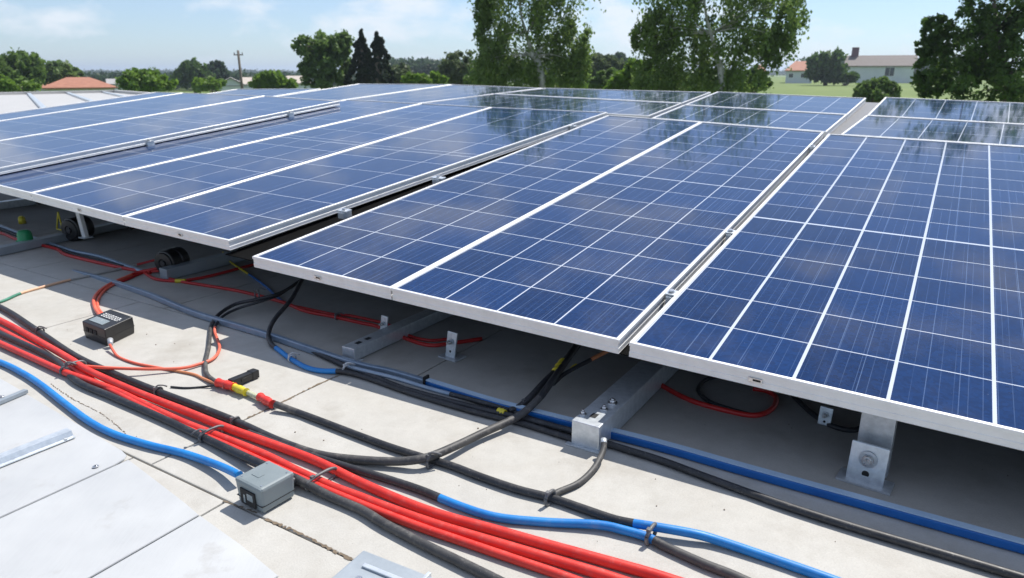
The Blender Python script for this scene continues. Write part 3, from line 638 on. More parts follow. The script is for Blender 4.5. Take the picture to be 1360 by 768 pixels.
# taped connector
def connector():
    root = empty('cable_connector', G(320, 518), 'connector wrapped in red and yellow tape with a black plug', 'connector')
    def seg(nm, a, b, r, mat, za=.004, zb=.004, rf=None):
        A, B = G(a[0], a[1], r+za), G(b[0], b[1], r+zb); bm = bmesh.new()
        tube(bm, [A, A.lerp(B, .3), A.lerp(B, .7), B], r, 10, .004, rf=rf or (lambda t: .93+.09*sin(t*4.1+1)+.04*sin(t*13)))
        return link(nm, bm, M[mat], root)
    seg('red_tape', (289,508), (311,514), .0165, 'redtape'); seg('yellow_tape', (308,513), (327,521), .0150, 'yellow')
    seg('clear_sleeve', (326,520), (345,529), .0098, 'clear', rf=lambda t: 1-.05*t); seg('red_tape', (345,527), (362,537), .0155, 'redtape'); seg('collar', (361,536), (368,539), .0115, 'tie_pale', 0, 0)
    A = G(306, 509, .022); B = G(341, 495, .019); d = (B-A).normalized(); s = d.cross(Z).normalized(); u = s.cross(d)
    bm = bmesh.new(); box(bm, A.lerp(B, .42), d, s, u, (B-A).length*.42, .0145, .0135, .005); box(bm, A.lerp(B, .86), d, s, u, (B-A).length*.13, .0165, .0155, .004)
    for k in (-1, 1): box(bm, A.lerp(B, .5)+s*k*.014, d, s, u, (B-A).length*.2, .003, .006, .0015)
    link('plug', bm, M['boxblack'], root, recalc=True)
connector()

# ------------------------------------------------------------------ cable ties
def tie(c, along, w, h, label, mat='tie', z=0.0, tail=(.3, 1.0), side=1, r=.0030):
    r *= 1.2
    """c: photo point; along: second point down the cable; w,h: width and height of the loop"""
    C = G(c[0], c[1], h/2+z); D = G(along[0], along[1], h/2+z)-C; D.z = 0; D.normalize(); S = D.cross(Z).normalized()*side
    root = empty('cable_tie', Vector((C.x, C.y, 0)), label, 'cable tie', 'cable ties')
    pts = []
    for k in range(17):
        a = 2*pi*k/16+pi*.1; ex = .75
        x = math.copysign(abs(cos(a))**ex, cos(a))*w/2; y = math.copysign(abs(sin(a))**ex, sin(a))*h/2
        pts.append(C+S*x+Z*y+D*(.003*sin(a*.5)))
    for P_ in pts: P_.z = max(P_.z, .002)
    bm = bmesh.new(); tube(bm, pts, r, 8, .006); link('strap', bm, M[mat], root)
    bm = bmesh.new(); hd = C+S*(w*.28)+Z*(h*.5+.002); box(bm, hd, S, D, Z, .006, .0048, .0042, .0012); link('head', bm, M[mat], root)
    if tail:
        bm = bmesh.new(); t0 = C+S*(w*.28)+Z*(h*.5+.004); dd = (S*tail[0]+D*tail[1]).normalized()
        tube(bm, [t0, t0+dd*.010+Z*.006, t0+dd*.026+Z*.002, t0+dd*.038-Z*.006], r*.75, 6, .006); link('tail', bm, M[mat], root)
tie((53,440),(70,450), .030, .028, 'dark tie on the upper black cable at the left', tail=(-1,.9))
tie((97,489),(120,499), .090, .042, 'dark tie binding the red bundle just before the salmon cable leaves it', tail=(-.8,.7), r=.0042)
tie((210,520),(230,527), .030, .028, 'tie on the black cable where the thin black lead starts', tail=(-1,.4), mat='tie')
tie((312,560),(335,568), .032, .028, 'tie on the black cable left of the taped joint end', mat='tie', tail=None)
tie((281,576),(300,585), .085, .034, 'tie binding red and black cables behind the grey box', tail=(1,-.5), side=1, r=.0036)
tie((427,636),(444,644), .105, .036, 'large dark tie around the red bundle beside the grey box', tail=None, r=.004)
tie((572,612),(590,618), .036, .040, 'grey tie where the sweeping cable crosses another', tail=(-.3,.3), r=.0042)
tie((730,661),(748,668), .040, .036, 'grey tie at the foot of the short curling cable', tail=None, r=.0042)
tie((864,709),(885,716), .058, .038, 'grey tie joining the blue and black cables near the bottom right', tail=None, r=.0042)
tie((388,476),(398,484), .030, .028, 'pale wire tie with a long tail on the hanging blue cable', mat='tie_pale', tail=(-1,.3), r=.003)
tie((462,490),(475,495), .045, .036, 'pale wire tie beside the end of the slim rail', mat='tie_pale', tail=(-.6,.4), r=.0035)
tie((448,421),(460,424), .028, .026, 'black tie on the shaded red cables', tail=(-.6,.5))
tie((698,538),(712,543), .040, .040, 'dark tie on the blue duct where the cables cross it', tail=None)
tie((341,392),(352,389), .040, .050, 'black tie where the two looping cables enter the shade', tail=(.3,.5), z=.03)

# ------------------------------------------------------------------ boxes on the roof
def black_box():
    a, b, c = G(113,449), G(143,461), G(180,443)
    root = empty('adapter_box', (a+c)/2, 'black plastic adapter box with a grey label window and white print', 'adapter box')
    ex = (b-a); ex.z = 0; ey = (c-b); ey.z = 0; wx, wy = ex.length, ey.length; ex.normalize(); ey.normalize(); hh = .078
    ctr = b-ex*wx/2+ey*wy/2
    bm = bmesh.new()
    low = [ctr+ex*i*wx*.47+ey*j*wy*.5+Z*.001 for i, j in ((-1,-1),(1,-1),(1,1),(-1,1))]
    top = [ctr+ex*i*wx*.5+ey*j*wy*.5+Z*hh for i, j in ((-1,-1),(1,-1),(1,1),(-1,1))]
    mid = [ctr+ex*i*wx*.5+ey*j*wy*.51+Z*hh*.45 for i, j in ((-1,-1),(1,-1),(1,1),(-1,1))]
    Lr = [[bm.verts.new(p) for p in q] for q in (low, mid, top)]
    bm.faces.new(Lr[0][::-1]); bm.faces.new(Lr[2])
    for A, B in zip(Lr, Lr[1:]):
        for k in range(4): bm.faces.new((A[k], A[(k+1) % 4], B[(k+1) % 4], B[k]))
    bmesh.ops.bevel(bm, geom=bm.edges[:], offset=.005, segments=3, profile=.6, affect='EDGES'); link('case', bm, M['boxblack'], root)
    bm = bmesh.new(); box(bm, ctr+Z*hh*.47, ex, ey, Z, wx*.5+.0008, wy*.51+.0008, .0008); link('seam', bm, M['dark'], root)
    tz = Z*(hh+.0008)
    bm = bmesh.new(); box(bm, ctr-ex*wx*.08-ey*wy*.22+tz, ex, ey, Z, wx*.30, wy*.14, .0012, .0006); link('label_window', bm, M['lcd'], root)
    bm = bmesh.new(); random.seed(5)
    for r_ in range(3):
        x = -.36
        while x < .34:
            l = random.uniform(.03, .10); box(bm, ctr+ex*wx*(x+l/2)+ey*wy*(.05+r_*.08)+tz, ex, ey, Z, wx*l*.42, wy*.022, .0006); x += l+.03
    link('print', bm, M['white'], root)
    # front socket
    fc = ctr-ey*wy*.0-ex*wx*.5
    bm = bmesh.new()
    for k in range(4): box(bm, ctr-ex*(wx*.5+.0006)+ey*wy*(-.28+.17*k)+Z*hh*(.62-.05*(k % 2)), ey, ex, Z, wy*.05, .0015, hh*.10, .0005)
    link('vent', bm, M['dark'], root)
    bm = bmesh.new()
    for k in range(3): box(bm, ctr-ey*(wy*.51+.0006)+ex*wx*(-.3+.18*k)+Z*hh*.6, ex, ey, Z, wx*.055, .0015, hh*.13, .0005)
    link('socket', bm, M['dark'], root)
    p = G(147,458,.018); bm = bmesh.new(); q = p+(ctr-p).normalized()*.03; q.z = p.z+.012; cyl(bm, p, q, .0085, .012, 14); link('cable_gland', bm, M['tie_pale'], root)
black_box()
def grey_box():
    b = G(350,686); a = G(317,668); c = G(394,661)
    root = empty('junction_box', (a+c)/2, 'small rounded grey box with a dark connector face, sitting on the cables', 'junction box')
    ex = (b-a); ex.z = 0; ey = (c-b); ey.z = 0; wx, wy = ex.length*1.02, ey.length; ex.normalize(); ey = (ey-ex*ey.dot(ex)).normalized(); hh = .074
    ctr = (a+c)/2*.0+b-ex*wx/2+ey*wy/2
    bm = bmesh.new(); box(bm, ctr+Z*(hh/2+.004), ex, ey, Z, wx*.5, wy*.5, hh/2, .014, seg=4)
    for v in bm.verts:
        t = (v.co.z/hh); v.co += (ctr-v.co)*Vector((1, 1, 0)).x*0
        q = v.co-ctr; q.z = 0; v.co += q*(.07*(t-.5))
    link('case', bm, M['boxgrey'], root, smooth=False)
    bm = bmesh.new(); box(bm, ctr+Z*(hh*.34), ex, ey, Z, wx*.5*.997+.0006, wy*.5*.997+.0006, .0009); link('seam', bm, M['dark'], root)
    bm = bmesh.new()
    for i_, j_ in ((-.38,-.38),(.38,-.38),(.38,.38),(-.38,.38)): q = ctr+ex*wx*i_+ey*wy*j_+Z*(hh+.004); cyl(bm, q, q+Z*.0012, .0028, n=10)
    link('lid_screw', bm, M['bolt'], root)
    fy = ctr-ex*0-ey*(wy*.5+.003)
    bm = bmesh.new(); box(bm, fy+ex*wx*.0+Z*hh*.48, ex, ey, Z, wx*.28, .002, hh*.30, .001); link('socket', bm, M['dark'], root)
    bm = bmesh.new(); box(bm, fy-ey*.0022+ex*wx*.10+Z*hh*.55, ex, ey, Z, wx*.11, .001, hh*.13, .001); box(bm, fy-ey*.002-ex*wx*.12+Z*hh*.42, ex, ey, Z, wx*.03, .001, hh*.16); link('label', bm, M['lcd'], root)
    bm = bmesh.new(); box(bm, ctr-ex*wx*.12-ey*wy*.1+Z*(hh+.0045), ex, ey, Z, wx*.14, wy*.09, .0008, .0005); link('embossed_mark', bm, M['boxgrey'], root)
    p = ctr+ey*wy*.52+Z*.03; bm = bmesh.new(); cyl(bm, p-ey*.002, p+(G(402,640,.014)-p)*.9, .015, .0125, 16); link('cable_gland', bm, M['boxblack'], root)
grey_box()
def drum(px, py, r, w, label, az_=.25, lift=0.0):
    root = empty('cable_drum', G(px, py), label, 'cable drum', 'black cable drums'); O = G(px, py, r+lift)
    a = AZ+az_; A = Vector((sin(a), cos(a), 0)); A = Vector((.30, .95, 0)).normalized()
    bm = bmesh.new(); prof = [(0, 0), (r*.35, 0), (r*.40, -.006), (r*.80, -.004), (r*.86, .004), (r*.97, .006), (r, .014), (r, w*.42), (r*.92, w*.46), (r*.92, w*.56), (r, w*.6), (r, w-.01), (r*.96, w), (0, w)]
    n = 40; T = A.cross(Z).normalized(); prev = None
    for rr, x in prof:
        cur = [bm.verts.new(O+A*x+(T*cos(k*2*pi/n)+Z*sin(k*2*pi/n))*max(rr, .0005)) for k in range(n)]
        if prev:
            for k in range(n):
                f = bm.faces.new((prev[k], prev[(k+1) % n], cur[(k+1) % n], cur[k]))
        prev = cur
    link('drum_body', bm, M['boxblack'], root)
    bm = bmesh.new(); cyl(bm, O-A*.010, O+A*.006, r*.22, n=20); link('hub', bm, M['black'], root)
    bm = bmesh.new(); box(bm, O+A*(w*.51)+Z*r*.3-T*r*.9, A, T, Z, .004, .004, r*.14, .001); link('clip', bm, M['bolt'], root)
drum(217, 350, .070, .13, 'black drum on the roof where the orange-red cords end')
drum(92, 306, .080, .13, 'black drum in deep shade behind the slim white post')
def cap():
    O = G(36, 329)+Z*.0; root = empty('pipe_cap', O, 'green rounded plastic cap standing beside the left rail', 'cap')
    bm = bmesh.new(); n = 28; prev = None
    for rr, z in ((.050,0),(.050,.045),(.044,.048),(.043,.090),(.038,.106),(.026,.116),(.001,.119)):
        cur = [bm.verts.new(O+Vector((cos(k*2*pi/n)*rr, sin(k*2*pi/n)*rr, z))) for k in range(n)]
        if prev:
            for k in range(n): bm.faces.new((prev[k], prev[(k+1) % n], cur[(k+1) % n], cur[k])).smooth = True
        prev = cur
    link('cap_body', bm, M['green'], root)
    bm = bmesh.new(); cyl(bm, O+Z*.038, O+Z*.052, .054, n=28); link('rim', bm, M['green'], root)
cap()
bm = bmesh.new(); O = G(30, 297); cyl(bm, O, O+Z*.05, .026, .022, 18); cyl(bm, O+Z*.05, O+Z*.058, .018, .012, 18)
tag(link('pipe_cap', bm, M['yellow']), 'small yellow-green cap in deep shade at the far left', 'cap')
def handle():
    O = G(76, 306); bm = bmesh.new(); a, b, c = O+Z*.01, O+Uh*.08+Z*.01, O+Uh*.06+Z*.14
    tube(bm, [a, b], .006, 8); tube(bm, [b, c], .006, 8); tube(bm, [c, a], .006, 8)
    tag(link('wire_stand', bm, M['yellow']), 'yellow triangular wire stand beside the shaded drum', 'stand')
handle()
def poly_sheet(bm, pts, z0, z1):
    A = [bm.verts.new(GP(u, v, z0)) for u, v in pts]; B = [bm.verts.new(GP(u, v, z1)) for u, v in pts]; n = len(pts); top = bm.faces.new(B); bm.faces.new(A[::-1])
    for k in range(n): bm.faces.new((A[k], A[(k+1) % n], B[(k+1) % n], B[k]))
    bmesh.ops.bevel(bm, geom=list(top.edges), offset=min(.0015, (z1-z0)*.4), segments=2, affect='EDGES')
# pale metal sheets on the near left
bm = bmesh.new(); poly_sheet(bm, [(-3.2,-2.6),(-1.145,-2.6),(-1.140,-.99),(-1.148,-.955),(-1.165,-.938),(-1.20,-.932),(-1.87,-.885),(-1.95,-.878),(-3.2,-.80)], .001, .005)
tag(link('metal_sheet', bm, M['sheet']), 'pale grey metal sheet with a rounded corner at the left edge of the photo', 'metal sheet', 'metal sheets on the roof')
bm = bmesh.new(); poly_sheet(bm, [(-1.139,-2.6),(-.719,-2.6),(-.716,-1.012),(-.80,-.998),(-1.135,-.950)], .001, .0045)
tag(link('metal_sheet', bm, M['sheet']), 'pale grey metal sheet between the rounded sheet and the diagonal tan joint', 'metal sheet', 'metal sheets on the roof')
bm = bmesh.new(); poly_sheet(bm, [(-.712,-2.6),(-.355,-2.6),(-.358,-1.062),(-.52,-1.036),(-.711,-1.012)], .001, .0045)
tag(link('metal_sheet', bm, M['sheet']), 'pale grey metal sheet right of the diagonal tan joint at the bottom', 'metal sheet', 'metal sheets on the roof')
def strip():
    a, b = G(-80, 640, .02), G(92, 573, .02); d = (b-a).normalized(); s = d.cross(Z).normalized()
    root = empty('metal_profile', Vector((a.x, a.y, 0)), 'short galvanised channel strip lying on the left metal sheet', 'metal strip')
    bm = bmesh.new(); pts = [(-.034,0),(-.034,.003),(-.020,.004),(-.014,.020),(.016,.020),(.022,.004),(.034,.003),(.034,0),(.020,.0),(.014,.017),(-.012,.017),(-.018,0)]
    P = lambda o: (lambda x, y: o+s*x+Z*(y-.012))
    extrude_profile(bm, pts, P(a), P(b)); link('profile', bm, M['galv'], root)
    bm = bmesh.new(); p = a.lerp(b, .93)+s*.027+Z*-.009; cyl(bm, p, p+Z*.003, .006, n=12); link('rivet', bm, M['bolt'], root)
strip()
def lip():
    a, b = G(-60, 565, .0), G(36, 524, .0); d = (b-a).normalized(); s = d.cross(Z).normalized(); bm = bmesh.new()
    box(bm, a.lerp(b, .5)+Z*.014, d, s, Z, (b-a).length/2, .010, .007, .003)
    tag(link('edge_trim', bm, M['galv_pale']), 'pale raised trim at the left edge above the channel strip', 'trim')
lip()
def screw(px, py, r, label, mat='bolt'):
    p = G(px, py, .007); bm = bmesh.new(); cyl(bm, p, p+Z*.002, r, r*.95, 20); cyl(bm, p+Z*.002, p+Z*.004, r*.6, r*.5, 14)
    bm2 = bm; box(bm2, p+Z*.0044, Uh, Vh, Z, r*.45, r*.09, .0004, mat=1)
    tag(link('screw', bm2, [M[mat], M['dark']]), label, 'screw', 'screws in the metal sheets')
screw(127, 620, .0085, 'screw near the rounded corner of the left metal sheet')
screw(2, 527, .0085, 'screw at the left frame edge beside the raised trim')
def cover():
    a, b, c, d = G(432,768,.03), G(483,731,.03), G(577,768,.03), G(520,812,.03)
    root = empty('cover_plate', Vector((b.x, b.y, 0)), 'galvanised cover plate at the bottom edge of the photo', 'cover plate')
    ex = (c-b); ex.normalize(); ey = (a-b); ey = (ey-ex*ey.dot(ex)).normalized(); w, l = (c-b).length, .22
    bm = bmesh.new(); ctr = b+ex*w/2+ey*l/2; box(bm, ctr-Z*.014, ex, ey, Z, w/2, l/2, .0145, .003); link('plate', bm, M['galv_pale'], root)
    bm = bmesh.new(); box(bm, ctr+ex*w*.06-ey*l*.30+Z*.003, ex, ey, Z, w*.38, .006, .003, .002); box(bm, ctr+ex*w*.44+Z*.004, ex, ey, Z, .004, l*.5, .008, .001); link('ridge', bm, M['galv'], root)
    p = ctr-ex*w*.22-ey*l*.12+Z*.001; bm = bmesh.new(); cyl(bm, p, p+Z*.003, .008); cyl(bm, p+Z*.003, p+Z*.006, .005, n=6); link('bolt', bm, M['bolt'], root)
cover()
bm = bmesh.new(); O = G(143, 418); cyl(bm, O, O+Z*.012, .014, .011, 14); tag(link('bottle_cap', bm, M['greenwire']), 'small dark green cap lying behind the black box', 'cap')
def pebbles():
    bm = bmesh.new(); random.seed(11)
    for px, py in ((195,444),(207,458),(635,569),(962,677),(430,585),(392,574),(872,672),(640,690)):
        O = G(px, py, .001); r = random.uniform(.0018, .0035); bmesh.ops.create_icosphere(bm, subdivisions=1, radius=r, matrix=Matrix.Translation(O))
    for k in range(150):
        u, v = random.uniform(-2.8, 2), random.uniform(-1.6, 0.5); O = GP(u, v, .001); bmesh.ops.create_icosphere(bm, subdivisions=1, radius=random.uniform(.0006, .002), matrix=Matrix.Translation(O))
    tag(link('grit', bm, surf('grit', (.15,.10,.07), (.3,.25,.2), 60, .9)), 'scattered fine grit on the concrete roof', 'grit', kind='stuff')
pebbles()

# ------------------------------------------------------------------ vegetation
def leafmat(name, a, b):
    m, nt, bs = newmat(name); g = nt.nodes.new('ShaderNodeNewGeometry'); v = objco(nt)
    f = mth(nt, 'MULTIPLY', mth(nt, 'ADD', g.outputs['Random Per Island'], ramp(nt, noise(nt, v, .9, 3), .3, .7)), .5)
    col = mixc(nt, f, a, b); nt.links.new(col, bs.inputs['Base Color']); bs.inputs['Roughness'].default_value = .5; bs.inputs['Specular IOR Level'].default_value = .35
    tr = nt.nodes.new('ShaderNodeBsdfTranslucent'); nt.links.new(col, tr.inputs[0]); mxs = nt.nodes.new('ShaderNodeMixShader'); mxs.inputs[0].default_value = .5
    nt.links.new(bs.outputs[0], mxs.inputs[1]); nt.links.new(tr.outputs[0], mxs.inputs[2]); nt.links.new(mxs.outputs[0], nt.nodes['Material Output'].inputs[0]); return m
LM = {'birch': leafmat('birch_leaves', (.10,.17,.035), (.22,.31,.085)), 'dark': leafmat('dark_leaves', (.045,.10,.02), (.12,.20,.045)), 'mid': leafmat('mid_leaves', (.10,.17,.04), (.18,.27,.075)),
      'bright': leafmat('bright_leaves', (.12,.21,.025), (.20,.32,.05)), 'olive': leafmat('olive_leaves', (.09,.13,.05), (.15,.19,.08)), 'conifer': leafmat('conifer_needles', (.022,.042,.022), (.055,.075,.04)), 'far': leafmat('far_leaves', (.04,.075,.04), (.07,.11,.055))}
M['bark'] = surf('bark', (.10,.08,.06), (.18,.15,.12), 6, .9); M['birchbark'] = surf('birch_bark', (.25,.24,.22), (.55,.53,.5), 5, .8)
class Leaves:
    def __init__(self): self.v = []; self.f = []
    def link(self, name, mat, parent=None):
        me = bpy.data.meshes.new(name); me.from_pydata(self.v, [], self.f); me.materials.append(mat)
        o = bpy.data.objects.new(name, me); COL.objects.link(o)
        if parent is not None: o.parent = parent; o.matrix_parent_inverse = parent_matrix(parent).inverted()
        return o
def leaves(L, c, rad, n, size, droop, rng):
    g, u = rng.gauss, rng.uniform
    for _ in range(n):
        x, y, z = g(0, .5), g(0, .5), g(0, .5)
        qx, qy, qz = c.x+x*rad, c.y+y*rad, c.z+z*rad*(1+droop)-rad*droop*.6
        s = size*u(.6, 1.4); ax, ay, az = g(0, 1), g(0, 1), g(0, 1)-1.4*droop
        l = math.sqrt(ax*ax+ay*ay+az*az)+1e-6; k = s*.5/l; ax *= k; ay *= k; az *= k
        wx, wy, wz = g(0, 1), g(0, 1), g(0, 1); bx, by, bz = ay*wz-az*wy, az*wx-ax*wz, ax*wy-ay*wx
        l = math.sqrt(bx*bx+by*by+bz*bz)+1e-6; k = s*.34/l; bx *= k; by *= k; bz *= k
        i = len(L.v); L.v += [(qx-ax, qy-ay, qz-az), (qx+bx, qy+by, qz+bz), (qx+ax, qy+ay, qz+az), (qx-bx, qy-by, qz-bz)]; L.f.append((i, i+1, i+2, i+3))
def tree(label, mat, d, blobs, trunk=None, dens=1.0, size=None, droop=0.0, bark='bark', name='tree', group='trees beyond the roof', seed=0, cat='tree', clump=.22, front=0.0, cover=1.0):
    """blobs: (px, py, rx, ry) in photo pixels at distance d; crown is as deep as it is wide"""
    rng = random.Random(seed+int(d*7)+len(blobs)); pxm = d/F*1.03
    cx = sum(b[0] for b in blobs)/len(blobs) if trunk is None else trunk[0][0]
    base = at(cx, 100, d); base.z = terr(base.x, base.y)
    root = empty(name, base, label, cat, group); crown = Leaves(); wood = bmesh.new(); sz = size or max(.10, d*.0050)
    fw = Vector((base.x, base.y, 0)).normalized(); rt = Vector((fw.y, -fw.x, 0)); tips = []
    for (px, py, rx, ry) in blobs:
        c = at(px, py, d); RX, RZ = rx*pxm, ry*pxm; dep = RX*.9; vol = RX*RZ/(1.0*sz*sz)
        c += fw*rng.uniform(-.3, .3)*dep
        cl = max(.22*min(RX, RZ), min(clump*max(RX, RZ), sz*6)); ncl = int(max(9, 3.0*cover*RX*RZ/(cl*cl)*dens))
        for k in range(ncl):
            th = rng.uniform(0, 2*pi); cz = rng.uniform(-1, 1); rr = rng.uniform(.35, 1.0)**.5; s = math.sqrt(1-cz*cz)
            p = c+rt*(cos(th)*s*RX*rr)+fw*(sin(th)*s*dep*rr)+Z*(cz*RZ*rr)
            leaves(crown, p, cl*rng.uniform(.5, 1.1), int(46*dens), sz, droop, rng)
            if k % 9 == 0: tips.append((p, c))
    tb = base.copy()
    if trunk:
        P = [tb-Z*.3]+[at(x, y, d-front) for x, y in trunk]; P[0] = P[0]-fw*front
        tube(wood, P, trunk_r(d), 8, .4, rf=lambda t: max(.25, 1-.22*t)); spine = P[1:]
    else:
        top = at(blobs[0][0], min(b[1] for b in blobs)+8, d); tube(wood, [tb-Z*.3, tb.lerp(top, .5), top], trunk_r(d), 7, .5, rf=lambda t: max(.2, 1-.4*t)); spine = [tb.lerp(top, .35), tb.lerp(top, .6), tb.lerp(top, .8)]
    for p, c in tips[:45]:
        s = min(spine, key=lambda q: (q-c).length+(.6*max(0, q.z-c.z))); tube(wood, [s, s.lerp(p, .5)+Z*.1*(p-s).length, p], trunk_r(d)*.15, 5, .5, rf=lambda t: max(.25, 1-.38*t))
    link('trunk', wood, M[bark], root); crown.link('crown', LM[mat], root)
def trunk_r(d): return .006*d if d < 60 else .003*d
# tall trees
tree('tall weeping birch with a leaning pale trunk, behind the centre of the array', 'birch', 30,
     [(700,-115,55,55),(665,-60,50,60),(745,-65,55,60),(700,-10,50,45),(655,25,24,40),(735,25,26,42),(760,60,26,30),(655,85,30,30),(690,60,34,50),(735,95,32,24),(675,105,40,22),(770,80,16,30),(642,12,10,22)],
     trunk=[(720,106),(708,75),(699,45),(690,5),(695,-60),(705,-120)], droop=.9, bark='birchbark', front=.35, cover=.72, seed=1, dens=1.3, size=.125)
tree('broad tall weeping birch right of centre, reaching out of the photo top', 'birch', 27,
     [(960,-120,80,60),(900,-70,60,60),(1010,-75,60,60),(955,-30,70,50),(900,10,34,40),(1010,20,46,40),(1050,25,16,36),(870,45,26,26),(905,75,44,40),(955,70,34,48),(870,100,30,26),(1000,75,22,44),(925,108,46,22),(1030,62,12,24)],
     trunk=[(958,116),(953,80),(944,45),(935,0),(945,-60),(955,-130)], droop=.9, bark='birchbark', front=.4, cover=.75, seed=2, dens=1.3, size=.12)
tree('dark dense tree filling the top right corner', 'dark', 24,
     [(1330,-120,80,55),(1300,-60,50,45),(1390,-50,70,55),(1335,5,40,30),(1300,60,38,36),(1345,55,45,46),(1262,92,32,30),(1305,105,55,26),(1385,80,46,55),(1240,110,20,14),(1246,38,15,12),(1234,62,13,11),(1350,110,55,22)],
     trunk=[(1338,122),(1335,90),(1325,40),(1320,-20),(1330,-110)], cover=.65, seed=3, dens=1.3, size=.115)
tree('round light green tree at left of centre beside the conifers', 'mid', 52, [(428,68,28,20),(415,62,22,12),(450,60,16,14),(445,90,22,16),(418,92,18,16),(432,106,26,10)], seed=4, trunk=[(433,112),(432,90),(430,70)])
def tiers(cx, top, bot, w, n):
    o = []
    for k in range(n):
        t = (k+.6)/n; y = top+(bot-top)*t; ww = w*t**.7*(.7+.6*((k*37+int(cx)*13) % 10)/10); cx2 = cx; cx = cx+((k*53+int(cx)) % 7-3)*.9
        o += [(cx-ww*.45, y, max(1.6, ww*.55), 2.6), (cx+ww*.45, y+1, max(1.6, ww*.55), 2.6), (cx-ww*.95, y+3, 2.4, 2.0), (cx+ww*.95, y+3.5, 2.4, 2.0)]; cx = cx2
    return o
tree('taller dark pointed conifer of the pair', 'conifer', 50, [(480,46,1.6,6)]+tiers(480, 46, 110, 19, 9), seed=5, name='conifer', group='conifers', trunk=[(480,112),(480,80),(480,50)], size=.17, dens=.8)
tree('broader dark conifer just right of the pointed one', 'conifer', 49, [(500,48,1.6,6)]+tiers(502, 48, 110, 24, 9), seed=6, name='conifer', group='conifers', trunk=[(502,112),(501,80),(500,50)], size=.17, dens=.8)
tree('olive-green round tree left of the leaning birch', 'olive', 60, [(610,84,22,14),(598,98,16,12),(622,99,18,14),(610,106,24,8)], seed=7)
tree('bright low bush between the conifers and the olive tree', 'bright', 45, [(552,106,16,6),(575,105,15,7),(565,110,22,5)], seed=8, name='bush', cat='bush', group='bushes beyond the roof')
tree('bright green bush below the right birch', 'bright', 34, [(845,96,20,16),(830,108,18,12),(868,108,18,14),(850,116,28,8),(820,118,14,8)], seed=9, name='bush', cat='bush', group='bushes beyond the roof')
tree('dull green round tree between the two birches', 'olive', 75, [(790,92,18,16),(812,90,16,13),(800,104,26,10),(778,100,12,12)], seed=10)
tree('leafy mid-green tree in the gap left of the leaning birch', 'mid', 48, [(640,96,16,13),(652,104,14,9),(632,107,14,7)], seed=31)
tree('pale green bush at the foot of the leaning birch', 'bright', 40, [(748,108,16,8),(765,112,14,6),(735,113,14,5)], seed=32, name='bush', cat='bush', group='bushes beyond the roof')
tree('fresh green bush between the two tall birches, left of the brighter one', 'mid', 44, [(806,104,16,9),(796,110,14,7),(818,112,12,6)], seed=33, name='bush', cat='bush', group='bushes beyond the roof')
tree('shadowy tree at the foot of the right birch, next to the field', 'dark', 40, [(1000,104,14,10),(1012,110,10,8),(988,110,12,8)], seed=34)
tree('small far tree peeping over the dull green one', 'far', 140, [(822,80,10,8),(795,84,14,7)], seed=11)
tree('round dark tree between the two white houses', 'dark', 120, [(1097,84,19,15),(1092,96,18,10),(1104,96,16,10)], seed=12, dens=1.2)
tree('bright bush in front of the brown roofed house', 'mid', 42, [(1162,118,17,8),(1170,114,12,9),(1150,124,12,6),(1163,128,20,6),(1182,122,10,9)], seed=13, name='bush', cat='bush', group='bushes beyond the roof')
tree('dark clipped hedge bush at the house wall', 'dark', 118, [(1128,103,10,5),(1112,103,8,4)], seed=14, name='bush', cat='bush', group='bushes beyond the roof')
tree('large tree at the left edge of the photo', 'mid', 70, [(25,86,22,12),(8,92,14,12),(40,96,12,12),(14,106,24,10),(38,108,14,8)], seed=15)
tree('low bright shrub at the left edge below the large tree', 'bright', 55, [(18,114,22,6),(-10,112,20,8)], seed=16, name='bush', cat='bush', group='bushes beyond the roof')
tree('round tree behind the terracotta roof', 'mid', 95, [(80,96,16,10),(88,102,16,7),(70,103,12,7)], seed=17)
tree('bright bush right of the terracotta roof', 'bright', 60, [(195,104,22,10),(180,110,16,8),(212,111,16,7),(196,113,30,6)], seed=18, name='bush', cat='bush', group='bushes beyond the roof')
tree('dark round tree left of the utility pole', 'dark', 130, [(257,96,16,11),(248,104,14,9),(266,104,14,9)], seed=19, dens=1.2)
tree('dark tree right next to the utility pole', 'far', 150, [(286,95,11,10),(292,101,10,7),(276,102,12,7)], seed=20, dens=1.2)
tree('bright bush left of the white gabled house', 'bright', 75, [(282,111,18,6),(270,113,14,5)], seed=21, name='bush', cat='bush', group='bushes beyond the roof')
tree('bright bush right of the utility pole', 'bright', 62, [(358,104,16,9),(348,110,14,8),(370,111,14,7),(385,112,12,5)], seed=22, name='bush', cat='bush', group='bushes beyond the roof')
tree('grey-green tree filling the gap right of the conifers', 'olive', 65, [(528,98,16,12),(535,106,18,8)], seed=23)
# belts of wood far off
def belt(name, az0, az1, d, base, top, n, size, mat, seed, label, dz=25, amp=1.2):
    rng = random.Random(seed); bm = Leaves()
    for k in range(n):
        px = rng.uniform(az0, az1); d2 = d+rng.uniform(-dz, dz); w = top+(sin(px*.05+seed)+sin(px*.13)*.6)*amp
        p = at(px, 100, d2); p.z = 0
        zt = at(px, w, d2).z; zb = at(px, base, d2).z
        t = rng.random()**.28; zc = zb+(zt-zb)*t
        leaves(bm, Vector((p.x, p.y, zc)), size*1.1, 5, size, 0, rng)
    tag(bm.link(name, LM[mat]), label, 'wood', kind='stuff')
belt('distant_wood', -250, 1620, 900, 108, 96.5, 34000, 2.2, 'far', 1, 'long dark line of woodland along the horizon', 60, .5)
belt('nearer_wood', -250, 640, 230, 118, 103, 14000, 1.0, 'far', 2, 'mixed trees and hedges behind the village at the left', 40)
belt('middle_wood', 500, 850, 210, 116, 85, 9000, 1.0, 'far', 3, 'bank of dark trees behind the conifers and olive tree', 25)
belt('right_wood', 1060, 1300, 330, 106, 86, 3000, 1.8, 'far', 4, 'tree line behind the brown roofed house', 20)
